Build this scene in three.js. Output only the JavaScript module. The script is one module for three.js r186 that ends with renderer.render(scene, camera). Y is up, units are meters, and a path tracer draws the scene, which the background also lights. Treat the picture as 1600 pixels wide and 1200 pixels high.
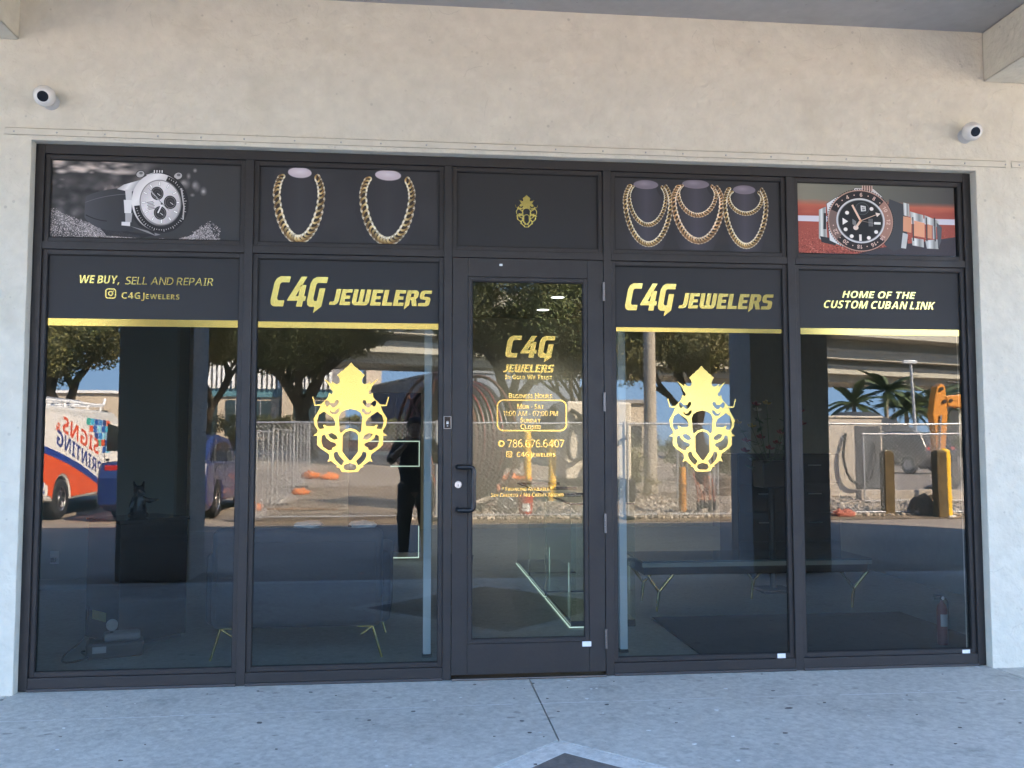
import * as THREE from 'three';
import { mergeGeometries, mergeVertices } from 'three/addons/utils/BufferGeometryUtils.js';
import { RoundedBoxGeometry } from 'three/addons/geometries/RoundedBoxGeometry.js';
import { TextGeometry } from 'three/addons/geometries/TextGeometry.js';
import { FontLoader } from 'three/addons/loaders/FontLoader.js';
import { MarchingCubes } from 'three/addons/objects/MarchingCubes.js';

// ---------- camera, sky, sun, exposure ----------
const scene = new THREE.Scene();
const camera = new THREE.PerspectiveCamera(45.90, 4 / 3, 0.02, 2000);
camera.position.set(-0.6595, 1.3589, 5.314);
camera.rotation.order = 'YXZ';
camera.rotation.set(0.0654, -0.105, -0.0006);
const sunDir = new THREE.Vector3(0.60, 0.62, -0.56).normalize();
// clear morning sky: pale blue at the horizon, deeper towards the zenith, soft glow round the sun
const skyW = 512, skyH = 256, skyData = new Float32Array(skyW * skyH * 4);
for (let j = 0; j < skyH; j++) for (let i = 0; i < skyW; i++) {
  const el = ((j + 0.5) / skyH - 0.5) * Math.PI, az = ((i + 0.5) / skyW - 0.5) * 2 * Math.PI, d = [Math.cos(el) * Math.cos(az), Math.sin(el), Math.cos(el) * Math.sin(az)];
  const t = Math.pow(Math.max(0, d[1]), 0.55), m = Math.max(0, d[0] * sunDir.x + d[1] * sunDir.y + d[2] * sunDir.z), glow = 0.5 * Math.pow(m, 8) + 1.6 * Math.pow(m, 60);
  const k = (j * skyW + i) * 4, hz = [0.25, 0.395, 0.57], zn = [0.085, 0.19, 0.46];
  for (let c = 0; c < 3; c++) skyData[k + c] = hz[c] + (zn[c] - hz[c]) * t + glow * [0.5, 0.48, 0.42][c];
  skyData[k + 3] = 1;
}
const skyTex = new THREE.DataTexture(skyData, skyW, skyH, THREE.RGBAFormat, THREE.FloatType);
skyTex.mapping = THREE.EquirectangularReflectionMapping; skyTex.magFilter = THREE.LinearFilter; skyTex.needsUpdate = true;
scene.background = skyTex; scene.environment = skyTex;
const sun = new THREE.DirectionalLight(0xffeed6, 5.0);
sun.name = 'sun';
sun.position.copy(sunDir).multiplyScalar(60);
sun.castShadow = true;
sun.shadow.mapSize.set(4096, 4096);
Object.assign(sun.shadow.camera, { left: -45, right: 45, top: 45, bottom: -45, near: 1, far: 220 });
sun.shadow.radius = 1;
scene.add(sun); scene.add(sun.target);
const renderer = new THREE.WebGLRenderer({ antialias: true });
renderer.toneMapping = THREE.LinearToneMapping;
renderer.toneMappingExposure = 14.2;
renderer.shadowMap.enabled = true;
renderer.setSize(1024, 768);

// ---------- helpers ----------
let seed = 12345;
function rnd() { seed = (seed * 1664525 + 1013904223) >>> 0; return seed / 4294967296; }
function rr(a, b) { return a + (b - a) * rnd(); }
const V = (x, y, z) => new THREE.Vector3(x, y, z);
function lin(r, g, b) { return new THREE.Color().setRGB(r, g, b); }
const taken = {};
function numbered(n) { if (!(n in taken)) { taken[n] = 0; return n; } taken[n]++; return n + '_' + String(taken[n]).padStart(3, '0'); }
function mat(r, g, b, rough = 0.8, opts = {}) { return new THREE.MeshPhysicalMaterial({ color: lin(r, g, b), roughness: rough, metalness: 0, side: THREE.DoubleSide, ...opts }); }
function tag(o, label, category, group) { o.userData.label = label; o.userData.category = category; if (group) o.userData.group = group; return o; }
function thing(name, label, category, pos = [0, 0, 0], turn = 0, group) {
  const o = new THREE.Group(); o.name = numbered(name); o.position.set(...pos); o.rotation.y = turn; scene.add(o); return tag(o, label, category, group);
}
function shadowed(m) { m.castShadow = true; m.receiveShadow = true; return m; }
function part(parent, name, geo, m, pos, rot) {
  const o = shadowed(new THREE.Mesh(geo, m)); o.name = name; if (pos) o.position.set(...pos); if (rot) o.rotation.set(...rot); parent.add(o); return o;
}
function solo(name, geo, m, label, category, group, pos) {
  const o = shadowed(new THREE.Mesh(geo, m)); o.name = numbered(name); if (pos) o.position.set(...pos); scene.add(o); return tag(o, label, category, group);
}
function struct(name, geo, m) { const o = geo ? shadowed(new THREE.Mesh(geo, m)) : new THREE.Group(); o.name = numbered(name); o.userData.kind = 'structure'; scene.add(o); return o; }
function copy(o, label, pos, turn) {
  const c = o.clone(); c.name = numbered(o.name.replace(/_\d{3}$/, '')); c.userData = { ...o.userData, label }; if (pos) c.position.set(...pos); if (turn !== undefined) c.rotation.y = turn; scene.add(c); return c;
}
// box given by its limits, uv in metres
function bx(x0, x1, y0, y1, z0, z1) {
  const g = new THREE.BoxGeometry(x1 - x0, y1 - y0, z1 - z0); g.translate((x0 + x1) / 2, (y0 + y1) / 2, (z0 + z1) / 2); return metreUV(g);
}
function rbx(x0, x1, y0, y1, z0, z1, r = 0.003, s = 1) {
  const g = new RoundedBoxGeometry(x1 - x0, y1 - y0, z1 - z0, s, Math.min(r, (x1 - x0) / 2.1, (y1 - y0) / 2.1, (z1 - z0) / 2.1)); g.translate((x0 + x1) / 2, (y0 + y1) / 2, (z0 + z1) / 2); return metreUV(g);
}
function metreUV(g) {
  const p = g.attributes.position, n = g.attributes.normal, uv = new Float32Array(p.count * 2);
  for (let i = 0; i < p.count; i++) {
    const ax = Math.abs(n.getX(i)), ay = Math.abs(n.getY(i)), az = Math.abs(n.getZ(i));
    let u, v;
    if (ay >= ax && ay >= az) { u = p.getX(i); v = p.getZ(i); } else if (az >= ax) { u = p.getX(i); v = p.getY(i); } else { u = p.getZ(i); v = p.getY(i); }
    uv[2 * i] = u; uv[2 * i + 1] = v;
  }
  g.setAttribute('uv', new THREE.BufferAttribute(uv, 2)); return g;
}
function clean(g) { if (g.index) g = g.toNonIndexed(); for (const k of Object.keys(g.attributes)) if (!['position', 'normal', 'uv'].includes(k)) g.deleteAttribute(k); if (!g.attributes.uv) g.setAttribute('uv', new THREE.BufferAttribute(new Float32Array(g.attributes.position.count * 2), 2)); g.morphAttributes = {}; return g; }
function merge(list) { return mergeGeometries(list.map(clean)); }
function tube(pts, r, seg = 8, n) { const c = new THREE.CatmullRomCurve3(pts.map((p) => (p.isVector3 ? p : V(...p))), false, 'centripetal'); return new THREE.TubeGeometry(c, n || Math.max(2, pts.length * 5), r, seg, false); }
const UPV = V(0, 1, 0);
function bar(a, b, r0, r1 = r0, seg = 8) {
  const A = a.isVector3 ? a : V(...a), B = b.isVector3 ? b : V(...b), d = B.clone().sub(A), L = d.length();
  const g = new THREE.CylinderGeometry(r1, r0, L, seg, 1); g.applyQuaternion(new THREE.Quaternion().setFromUnitVectors(UPV, d.normalize())); const m = A.clone().add(B).multiplyScalar(0.5); g.translate(m.x, m.y, m.z); return g;
}
function poly(pts, holes = []) { const s = new THREE.Shape(pts.map((p) => new THREE.Vector2(p[0], p[1]))); for (const h of holes) s.holes.push(new THREE.Path(h.map((p) => new THREE.Vector2(p[0], p[1])))); return s; }
function extr(shape, depth, bevel = 0) { return new THREE.ExtrudeGeometry(shape, { depth, bevelEnabled: bevel > 0, bevelSize: bevel, bevelThickness: bevel, bevelSegments: 2, curveSegments: 10 }); }
// tileable noise
function noiseGrid(n, s) { let q = s; const r = () => ((q = (q * 1103515245 + 12345) & 0x7fffffff) / 0x7fffffff); return { n, a: Float32Array.from({ length: n * n }, r) }; }
function vn(g, x, y) { const n = g.n; x = ((x % n) + n) % n; y = ((y % n) + n) % n; const i = Math.floor(x), j = Math.floor(y), fx = x - i, fy = y - j, u = fx * fx * (3 - 2 * fx), v = fy * fy * (3 - 2 * fy), i1 = (i + 1) % n, j1 = (j + 1) % n; return (g.a[j * n + i] * (1 - u) + g.a[j * n + i1] * u) * (1 - v) + (g.a[j1 * n + i] * (1 - u) + g.a[j1 * n + i1] * u) * v; }
const NG = [3, 6, 12, 24, 48, 96, 192, 384].map((n, i) => noiseGrid(n, 77 + i * 13));
function fbm(x, y, from = 0, oct = 4) { let s = 0, a = 1, t = 0; for (let k = from; k < Math.min(from + oct, NG.length); k++) { s += a * vn(NG[k], x * NG[k].n, y * NG[k].n); t += a; a *= 0.6; } return s / t; }
function tex(n, f, srgb, repeat) {
  const d = new Uint8Array(n * n * 4);
  for (let j = 0; j < n; j++) for (let i = 0; i < n; i++) { const c = f(i / n, j / n), k = (j * n + i) * 4; for (let m = 0; m < 3; m++) d[k + m] = Math.max(0, Math.min(255, (Array.isArray(c) ? c[m] : c) * 255)); d[k + 3] = 255; }
  const t = new THREE.DataTexture(d, n, n); t.wrapS = t.wrapT = THREE.RepeatWrapping; t.magFilter = THREE.LinearFilter; t.minFilter = THREE.LinearMipmapLinearFilter; t.generateMipmaps = true; if (srgb) t.colorSpace = THREE.SRGBColorSpace; if (repeat) t.repeat.set(repeat, repeat); t.needsUpdate = true; return t;
}
function canvasTex(w, h, draw) { const c = document.createElement('canvas'); c.width = w; c.height = h; draw(c.getContext('2d'), w, h); const t = new THREE.CanvasTexture(c); t.colorSpace = THREE.SRGBColorSpace; t.magFilter = THREE.LinearFilter; t.anisotropy = 8; return t; }
const smooth = (a, b, x) => { const t = Math.max(0, Math.min(1, (x - a) / (b - a))); return t * t * (3 - 2 * t); };
// ---------- materials ----------
const scuff = new Float32Array(1024 * 1024); { seed = 606; for (let i = 0; i < 130; i++) { let x = rnd() * 1024, y = rnd() * 1024, a = rr(0, 6.28); const L = rr(6, 46), k = rr(-0.05, 0.06); for (let j = 0; j < L; j++) { x += Math.cos(a); y += Math.sin(a); a += rr(-0.25, 0.25); scuff[((Math.floor(y) & 1023) << 10) + (Math.floor(x) & 1023)] -= k + 0.012; } } for (let i = 0; i < 260; i++) { const x = rnd() * 1024, y = rnd() * 1024, r = rr(0.8, 2.6), k = rr(0.03, 0.1); for (let v = -3; v <= 3; v++) for (let u = -3; u <= 3; u++) if (u * u + v * v < r * r) scuff[((Math.floor(y + v) & 1023) << 10) + (Math.floor(x + u) & 1023)] -= k; } }
const stuccoCol = tex(1024, (x, y) => { const a = 0.945 + 0.04 * (fbm(x, y, 0, 4) - 0.5) + 0.07 * (fbm(x, y, 4, 3) - 0.5) + scuff[(Math.floor(y * 1024) << 10) + Math.floor(x * 1024)]; const q = fbm(x + 0.31, y + 0.7, 1, 5), st = q > 0.6 ? -0.16 * (q - 0.6) : 0; return [a + st, a + st * 1.05, a + st * 1.3]; }, true, 0.3);
const stuccoBump = tex(1024, (x, y) => 0.5 * fbm(x, y, 4, 4) + 0.5 * fbm(x, y, 2, 3), false, 0.55);
const M = {};
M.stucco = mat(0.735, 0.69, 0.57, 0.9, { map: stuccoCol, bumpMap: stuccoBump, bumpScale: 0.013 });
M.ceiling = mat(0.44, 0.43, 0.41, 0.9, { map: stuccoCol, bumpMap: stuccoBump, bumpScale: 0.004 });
M.trimStrip = mat(0.725, 0.68, 0.56, 0.75, { map: stuccoCol });
const frameRough = tex(512, (x, y) => 0.52 + 0.25 * (fbm(x, y, 2, 5) - 0.5), false, 1.2);
const frameCol = tex(1024, (x, y) => { const a = 0.9 + 0.2 * (fbm(x, y, 0, 5) - 0.5) + 0.14 * (fbm(x * 1, y, 5, 3) - 0.5), d = vn(NG[7], x * 384, y * 384); const q = a + (d > 0.975 ? 0.12 : 0); return [q, q, q]; }, true, 0.8);
M.frame = mat(0.026, 0.0226, 0.0216, 1.0, { roughnessMap: frameRough, map: frameCol });
M.frameDusty = mat(0.055, 0.048, 0.046, 0.75);
M.gasket = mat(0.006, 0.006, 0.006, 0.7);
M.caulk = mat(0.42, 0.42, 0.41, 0.85);
const gum = new Float32Array(2048 * 2048); { seed = 808; for (let i = 0; i < 150; i++) { const x = rnd() * 2048, y = rnd() * 2048, rx = rr(5, 22), ry = rx * rr(0.5, 1), k = rr(-0.06, 0.2), R = 26; for (let v = -R; v <= R; v++) for (let u = -R; u <= R; u++) { const d = Math.hypot(u / rx, v / ry) + 0.5 * (fbm((x + u) / 2048, (y + v) / 2048, 4, 3) - 0.5); if (d < 1) gum[((Math.floor(y + v) & 2047) << 11) + (Math.floor(x + u) & 2047)] -= k * (d > 0.8 ? 0.5 : 1); } } }
const concCol = tex(2048, (x, y) => {
  let a = 0.92 + 0.13 * (fbm(x, y, 0, 5) - 0.5) + 0.2 * (fbm(x, y, 5, 3) - 0.5);
  const sp = vn(NG[7], x * 384, y * 384); if (sp > 0.955) a += 0.13; if (sp < 0.03) a -= 0.2;
  a += gum[(Math.floor(y * 2048) << 11) + Math.floor(x * 2048)];
  const st = fbm(x * 1 + 0.2, y + 0.4, 2, 4); if (st > 0.64) a -= 0.35 * (st - 0.64);
  return [a * 1.0, a * 0.99, a * 0.965];
}, true, 0.42);
const concBump = tex(1024, (x, y) => fbm(x, y, 4, 4), false, 0.8);
M.concrete = mat(0.585, 0.585, 0.565, 0.82, { map: concCol, bumpMap: concBump, bumpScale: 0.0025 });
M.concreteEdge = mat(0.72, 0.72, 0.71, 0.85, { map: concCol, bumpMap: concBump, bumpScale: 0.003 });
M.darkPaver = mat(0.19, 0.17, 0.16, 0.85, { map: concCol, bumpMap: concBump, bumpScale: 0.003 });
const asphCol = tex(1024, (x, y) => { const a = 0.90 + 0.2 * (fbm(x, y, 0, 4) - 0.5) + 0.25 * (vn(NG[7], x * 384, y * 384) - 0.5); return [a, a * 0.97, a * 0.93]; }, true, 0.25);
M.asphalt = mat(0.34, 0.30, 0.26, 0.95, { map: asphCol });
M.paint = mat(0.62, 0.61, 0.57, 0.9, { map: asphCol });
const dirtCol = tex(1024, (x, y) => { const a = 0.75 + 0.4 * (fbm(x, y, 2, 6) - 0.5) + 0.35 * (vn(NG[7], x * 384, y * 384) - 0.5); return [a, a * 0.95, a * 0.88]; }, true, 0.3);
M.dirt = mat(0.44, 0.37, 0.29, 1, { map: dirtCol, bumpMap: dirtCol, bumpScale: 0.03 });
M.mulch = mat(0.17, 0.065, 0.04, 1, { map: dirtCol, bumpMap: dirtCol, bumpScale: 0.05 });
M.grass = mat(0.10, 0.13, 0.035, 1, { map: dirtCol });
const ripple = tex(256, (x, y) => fbm(x, y, 0, 3), false, 1.3);
M.gold = new THREE.MeshPhysicalMaterial({ color: lin(0.70, 0.54, 0.17), metalness: 1, roughness: 0.19, bumpMap: ripple, bumpScale: 0.0006, side: THREE.DoubleSide });
M.vinyl = mat(0.0155, 0.016, 0.017, 0.6);
const paneRipple = tex(256, (x, y) => fbm(x, y, 0, 2), false, 0.7);
M.glass = new THREE.MeshPhysicalMaterial({ color: lin(0.62, 0.68, 0.67), transmission: 1, thickness: 0, roughness: 0, ior: 1.73, metalness: 0, bumpMap: paneRipple, bumpScale: 0.00025, side: THREE.DoubleSide });
M.black = mat(0.012, 0.012, 0.013, 0.45);
M.blackMatte = mat(0.015, 0.015, 0.016, 0.85);
M.blackGloss = mat(0.008, 0.008, 0.01, 0.12);
M.steel = new THREE.MeshPhysicalMaterial({ color: lin(0.62, 0.62, 0.63), metalness: 1, roughness: 0.35, side: THREE.DoubleSide });
M.hinge = new THREE.MeshPhysicalMaterial({ color: lin(0.2, 0.18, 0.17), metalness: 1, roughness: 0.45, side: THREE.DoubleSide });
M.galv = new THREE.MeshPhysicalMaterial({ color: lin(0.52, 0.53, 0.54), metalness: 0.7, roughness: 0.5, side: THREE.DoubleSide });
M.white = mat(0.78, 0.78, 0.77, 0.5);
M.whitePaint = mat(0.74, 0.72, 0.68, 0.3, { clearcoat: 0.6, clearcoatRoughness: 0.1 });
M.cream = mat(0.60, 0.50, 0.38, 0.9, { map: stuccoCol });
M.rubber = mat(0.02, 0.02, 0.021, 0.8);
M.yellow = mat(0.80, 0.47, 0.015, 0.5);
M.orange = mat(0.70, 0.19, 0.03, 0.65);
M.bark = mat(0.085, 0.068, 0.052, 1, { map: dirtCol, bumpMap: dirtCol, bumpScale: 0.02 });
M.carGlass = mat(0.01, 0.012, 0.012, 0.04, { specularIntensity: 1 });
// ---------- building: wall round the shop front, arcade ceiling, beams, columns ----------
const WZ = 0.06, CH = 3.957, BB = 3.636, ROOF = 5.9;
const bld = thing('shop_building', 'pale stucco arcade building wall with ceiling beams around the dark shop front', 'building');
function raggedPier(x0, x1, y0, y1, side) { // edge towards the opening is slightly uneven plaster
  const pts = [], n = 60, edge = side > 0 ? x0 : x1, out = side > 0 ? x1 : x0;
  for (let i = 0; i <= n; i++) { const y = y0 + (y1 - y0) * i / n; pts.push([edge + side * (0.001 + 0.004 * fbm(i / n * 0.9, side * 0.3 + 0.5, 3, 3)), y]); }
  pts.push([out, y1], [out, y0]);
  const g = extr(poly(pts), 0.26, 0.004); g.translate(0, 0, WZ - 0.264); return metreUV(g);
}
part(bld, 'wall', raggedPier(-12, -2.822, -0.05, 3.0655, -1), M.stucco);
part(bld, 'wall', raggedPier(2.822, 12, -0.05, 3.0655, 1), M.stucco);
{
  const pts = [[-12, ROOF], [-12, 3.0665]]; for (let i = 0; i <= 90; i++) { const x = -2.9 + 5.8 * i / 90; pts.push([x, 3.0665 + 0.005 * fbm(i / 90, 0.2, 3, 3)]); } pts.push([12, 3.0665], [12, ROOF]);
  const g = extr(poly(pts), 0.26, 0.004); g.translate(0, 0, WZ - 0.264); part(bld, 'upper_wall', metreUV(g), M.stucco);
}
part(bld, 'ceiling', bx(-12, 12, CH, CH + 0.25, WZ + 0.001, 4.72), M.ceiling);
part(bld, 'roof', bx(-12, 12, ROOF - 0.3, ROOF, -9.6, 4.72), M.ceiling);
part(bld, 'parapet', bx(-12, 12, CH + 0.251, ROOF + 0.002, 4.45, 4.721), M.stucco);
part(bld, 'front_beam', rbx(-12, 12, 3.85, CH - 0.002, 4.0, 4.70, 0.01), M.stucco);
for (const [a, b] of [[-3.62, -2.905], [2.892, 3.77], [-10.3, -9.58], [9.56, 10.3]]) {
  part(bld, 'ceiling_beam', rbx(a, b, BB, CH - 0.002, WZ + 0.001, 3.998, 0.008), M.stucco);
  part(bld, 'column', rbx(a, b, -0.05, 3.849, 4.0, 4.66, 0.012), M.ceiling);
}
part(bld, 'rear_wall', bx(-12, 12, -0.05, ROOF - 0.31, -9.6, -9.3), M.stucco);
part(bld, 'side_wall', bx(-12, -11.8, -0.05, ROOF - 0.31, -9.29, -0.21), M.stucco);
part(bld, 'side_wall', bx(11.8, 12, -0.05, ROOF - 0.31, -9.29, -0.21), M.stucco);
// casing strip with screws above the opening
function strip(x0, x1) {
  const s = part(bld, 'casing_strip', merge([rbx(x0, x1, 3.0905, 3.1255, WZ, WZ + 0.006, 0.001), rbx(x0, x1, 3.129, 3.133, WZ, WZ + 0.008, 0.001), rbx(x0, x1, 3.0905, 3.094, WZ, WZ + 0.009, 0.001)]), M.trimStrip);
  for (let x = x0 + 0.05; x < x1; x += 0.26 + 0.03 * Math.sin(x * 7)) part(s, 'screw', new THREE.SphereGeometry(0.0055, 8, 5), M.caulk, [x, 3.108, WZ + 0.006]);
}
strip(-2.965, 3.02); strip(3.06, 6.5);
// ---------- walkway ----------
const walk = struct('walkway');
const HZ = 2.32, DO = 1.218, J = 0.0065; // paved diamond: centre z, half diagonal
function slab(pts, m, name, top = 0) {
  const g = extr(poly(pts.map(([x, z]) => [x, -z])), 0.12, 0.003); g.rotateX(-Math.PI / 2); g.translate(0, top - 0.123, 0); return part(walk, name, metreUV(g), m);
}
const zA = -0.2, zB = 3.72;
slab([[-2.838 + J, zA], [-J, zA], [-J, HZ - DO - J], [-DO - J, HZ], [-J, HZ + DO + J], [-J, zB], [-2.838 + J, zB]], M.concrete, 'slab');
slab([[J, zA], [2.838 - J, zA], [2.838 - J, zB], [J, zB], [J, HZ + DO + J], [DO + J, HZ], [J, HZ - DO - J]], M.concrete, 'slab');
for (const s of [-1, 1]) { slab([[s * (2.838 + J), zA], [s * 7.4, zA], [s * 7.4, zB], [s * (2.838 + J), zB]], M.concrete, 'slab'); slab([[s * (7.4 + 2 * J), zA], [s * 12, zA], [s * 12, zB], [s * (7.4 + 2 * J), zB]], M.concrete, 'slab'); }
{ const DI = DO - 0.158, q = 0.002;
  const c = (r, k) => [[0, HZ - r], [r, HZ], [0, HZ + r], [-r, HZ]][k % 4];
  for (let k = 0; k < 4; k++) { const a = c(DO, k), b = c(DO, k + 1), d = c(DI, k + 1), e = c(DI, k); slab([a, b, d, e].map(([x, z]) => [x * 0.998, HZ + (z - HZ) * 0.998]), M.concreteEdge, 'border_slab', -0.001); }
  slab([0, 1, 2, 3].map((k) => c(DI - 0.006, k)), M.darkPaver, 'paver_slab', -0.002); }
part(walk, 'joint_bed', bx(-12, 12, -0.2, -0.06, zA, zB), M.blackMatte);
{ // old white sealant line along the front, broken in places
  const gs = []; let x = -2.7; seed = 991; while (x < 2.72) { const L = rr(0.06, 0.5); const g = new THREE.PlaneGeometry(L, rr(0.004, 0.008)); g.rotateX(-Math.PI / 2); g.translate(x + L / 2, 0.002, 0.515 + 0.03 * Math.abs(x / 2.7) ** 2 + 0.003 * Math.sin(x * 5)); gs.push(g); x += L + rr(0.0, 0.05) * (rnd() < 0.4 ? 3 : 0.1); }
  part(walk, 'sealant_line', merge(gs), mat(0.72, 0.73, 0.73, 0.9));
}
{ // small litter flecks lying on the concrete
  seed = 4242; const dk = [], lt = [];
  for (let i = 0; i < 240; i++) { const x = rr(-3.2, 3.2), z = rr(0.02, 3.4) , s = rr(0.003, 0.011) * (rnd() < 0.07 ? 2 : 1); const n = 6, pts = []; for (let k = 0; k < n; k++) { const a = k / n * 6.283, r = s * rr(0.4, 1); pts.push([x + r * 1.4 * Math.cos(a), -z + r * Math.sin(a)]); } const g = new THREE.ExtrudeGeometry(poly(pts), { depth: 0.0022, bevelEnabled: false }); g.rotateX(-Math.PI / 2); g.translate(0, 0.0005, 0); (rnd() < 0.62 ? dk : lt).push(g); }
  const a = part(walk, 'dark_specks', merge(dk), mat(0.12, 0.11, 0.10, 0.95)); a.userData.kind = 'stuff';
  const b = part(walk, 'pale_specks', merge(lt), mat(0.66, 0.66, 0.64, 0.9)); b.userData.kind = 'stuff';
}
// ---------- shop front ----------
function pane(x0, x1, y0, y1, z) { const k = Math.sin(x0 * 7.3 + y0 * 2.1), q = Math.cos(x0 * 4.7 + y0); return new THREE.PlaneGeometry(x1 - x0, y1 - y0).rotateY(0.0010 * k).rotateX(0.0004 * q).translate((x0 + x1) / 2, (y0 + y1) / 2, z); }
const front = thing('storefront_window', 'dark bronze aluminium shop front frame with five bays of glass', 'shop window');
const XA = [-2.82, -2.772], XB = [-1.657, -1.608], XC = [-0.503, -0.455], XD = [0.455, 0.503], XE = [1.608, 1.658], XF = [2.77, 2.82];
const Y = { bot: 0, sill: 0.074, tb: 2.46, tt: 2.504, head: 3.009, top: 3.063 };
const FD = -0.115;
for (const [n, x] of [['jamb', XA], ['mullion', XB], ['mullion', XC], ['mullion', XD], ['mullion', XE], ['jamb', XF]]) part(front, n, rbx(x[0], x[1], n === 'jamb' ? 0.004 : 0.004, Y.top - (n === 'jamb' ? 0 : 0.0545), FD, 0, 0.0025), M.frame);
part(front, 'head', rbx(XA[1] + 0.0004, XF[0] - 0.0004, Y.head, Y.top, FD, -0.0006, 0.0025), M.frame);
const bays = [[XA[1], XB[0]], [XB[1], XC[0]], [XC[1], XD[0]], [XD[1], XE[0]], [XE[1], XF[0]]];
bays.forEach(([a, b], i) => { a += 0.0004; b -= 0.0004;
  part(front, 'transom_bar', rbx(a, b, Y.tb, Y.tt, FD, -0.0012, 0.0025), M.frame);
  const rows = [[Y.tt, Y.head]]; if (i !== 2) { rows.push([Y.sill, Y.tb]); part(front, 'sill', rbx(a, b, 0.016, Y.sill, FD, -0.0012, 0.003), M.frame); part(front, 'sill_base', rbx(a, b, 0.001, 0.0165, FD, 0.008, 0.003), M.frameDusty); }
  for (const [y0, y1] of rows) { const s = 0.026, zf = -0.016, zb = -0.05;
    part(front, 'glazing_stop', rbx(a, a + s, y0 + 0.0004, y1 - 0.0004, zb, zf, 0.002), M.frame); part(front, 'glazing_stop', rbx(b - s, b, y0 + 0.0004, y1 - 0.0004, zb, zf, 0.002), M.frame);
    part(front, 'glazing_stop', rbx(a + s, b - s, y0 + 0.0004, y0 + s, zb, zf - 0.0005, 0.002), M.frame); part(front, 'glazing_stop', rbx(a + s, b - s, y1 - s, y1 - 0.0004, zb, zf - 0.0005, 0.002), M.frame);
    const q = 0.0045; // rubber gasket line
    part(front, 'gasket', merge([bx(a + s, a + s + q, y0 + s, y1 - s, -0.0345, zf - 0.004), bx(b - s - q, b - s, y0 + s, y1 - s, -0.0345, zf - 0.004), bx(a + s + q, b - s - q, y0 + s, y0 + s + q, -0.0345, zf - 0.004), bx(a + s + q, b - s - q, y1 - s - q, y1 - s, -0.0345, zf - 0.004)]), M.gasket);
    part(front, 'glass_pane', pane(a + s - 0.004, b - s + 0.004, y0 + s - 0.004, y1 - s + 0.004, -0.035), M.glass);
  }
});
// ---------- door ----------
const door = thing('glass_door', 'dark bronze framed glass door in the middle bay with black pull handle', 'door', [0, 0, 0]);
{
  const a = -0.452, b = 0.452, y0 = 0.028, y1 = 2.4575, zb = -0.05, zf = -0.002, gx0 = -0.337, gx1 = 0.332, gy0 = 0.226, gy1 = 2.322, k = 0.024;
  part(door, 'stile', rbx(a, gx0 - k, y0, y1, zb, zf, 0.002), M.frame); part(door, 'stile', rbx(gx1 + k, b, y0, y1, zb, zf, 0.002), M.frame);
  part(door, 'top_rail', rbx(gx0 - k + 0.0006, gx1 + k - 0.0006, gy1 + k, y1, zb, zf - 0.0006, 0.002), M.frame);
  part(door, 'bottom_rail', rbx(gx0 - k + 0.0006, gx1 + k - 0.0006, y0, gy0 - k, zb, zf - 0.0006, 0.002), M.frame);
  for (const g of [rbx(gx0 - k + 0.001, gx0, gy0 - k + 0.001, gy1 + k - 0.001, zb, zf - 0.003, 0.002), rbx(gx1, gx1 + k - 0.001, gy0 - k + 0.001, gy1 + k - 0.001, zb, zf - 0.003, 0.002), rbx(gx0, gx1, gy0 - k + 0.001, gy0, zb, zf - 0.0035, 0.002), rbx(gx0, gx1, gy1, gy1 + k - 0.001, zb, zf - 0.0035, 0.002)]) part(door, 'glazing_bead', g, M.frame);
  const q = 0.006; part(door, 'gasket', merge([bx(gx0, gx0 + q, gy0, gy1, -0.0215, -0.009), bx(gx1 - q, gx1, gy0, gy1, -0.0215, -0.009), bx(gx0 + q, gx1 - q, gy0, gy0 + q, -0.0215, -0.009), bx(gx0 + q, gx1 - q, gy1 - q, gy1, -0.0215, -0.009)]), M.gasket);
  part(door, 'glass_pane', pane(gx0 - 0.004, gx1 + 0.004, gy0 - 0.004, gy1 + 0.004, -0.022), M.glass);
  part(door, 'handle', tube([[-0.417, 1.222, -0.002], [-0.417, 1.222, 0.02], [-0.405, 1.222, 0.045], [-0.375, 1.222, 0.052], [-0.345, 1.221, 0.052], [-0.332, 1.212, 0.052], [-0.328, 1.19, 0.052], [-0.328, 1.1, 0.052], [-0.328, 1.005, 0.052], [-0.332, 0.985, 0.052], [-0.345, 0.975, 0.052], [-0.375, 0.974, 0.052], [-0.405, 0.974, 0.045], [-0.417, 0.974, 0.02], [-0.417, 0.974, -0.002]], 0.0145, 12, 80), mat(0.012, 0.012, 0.013, 0.28));
  const lock = part(door, 'lock_cylinder', new THREE.CylinderGeometry(0.019, 0.022, 0.012, 28), M.steel, [-0.4155, 1.12, 0.004], [Math.PI / 2, 0, 0]); part(lock, 'keyhole', bx(-0.0015, 0.0015, 0.0055, 0.0068, -0.002, 0.012), M.black);
  for (const y of [2.268, 1.605, 0.888, 0.217]) part(door, 'hinge', merge([-1, 0, 1].map((i) => { const g = new THREE.CylinderGeometry(0.0085, 0.0085, 0.036, 14); g.translate(0.4535, y + i * 0.038, 0.006); return g; })), M.hinge);
  part(door, 'door_sensor', rbx(-0.175, -0.155, 2.412, 2.425, -0.004, 0.004, 0.003), M.white);
  part(door, 'maker_label', bx(0.313, 0.366, 0.174, 0.203, -0.003, -0.0018), M.white);
  part(door, 'threshold', rbx(-0.4525, 0.4525, 0.0005, 0.013, -0.11, 0.022, 0.004), M.hinge);
}
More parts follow.
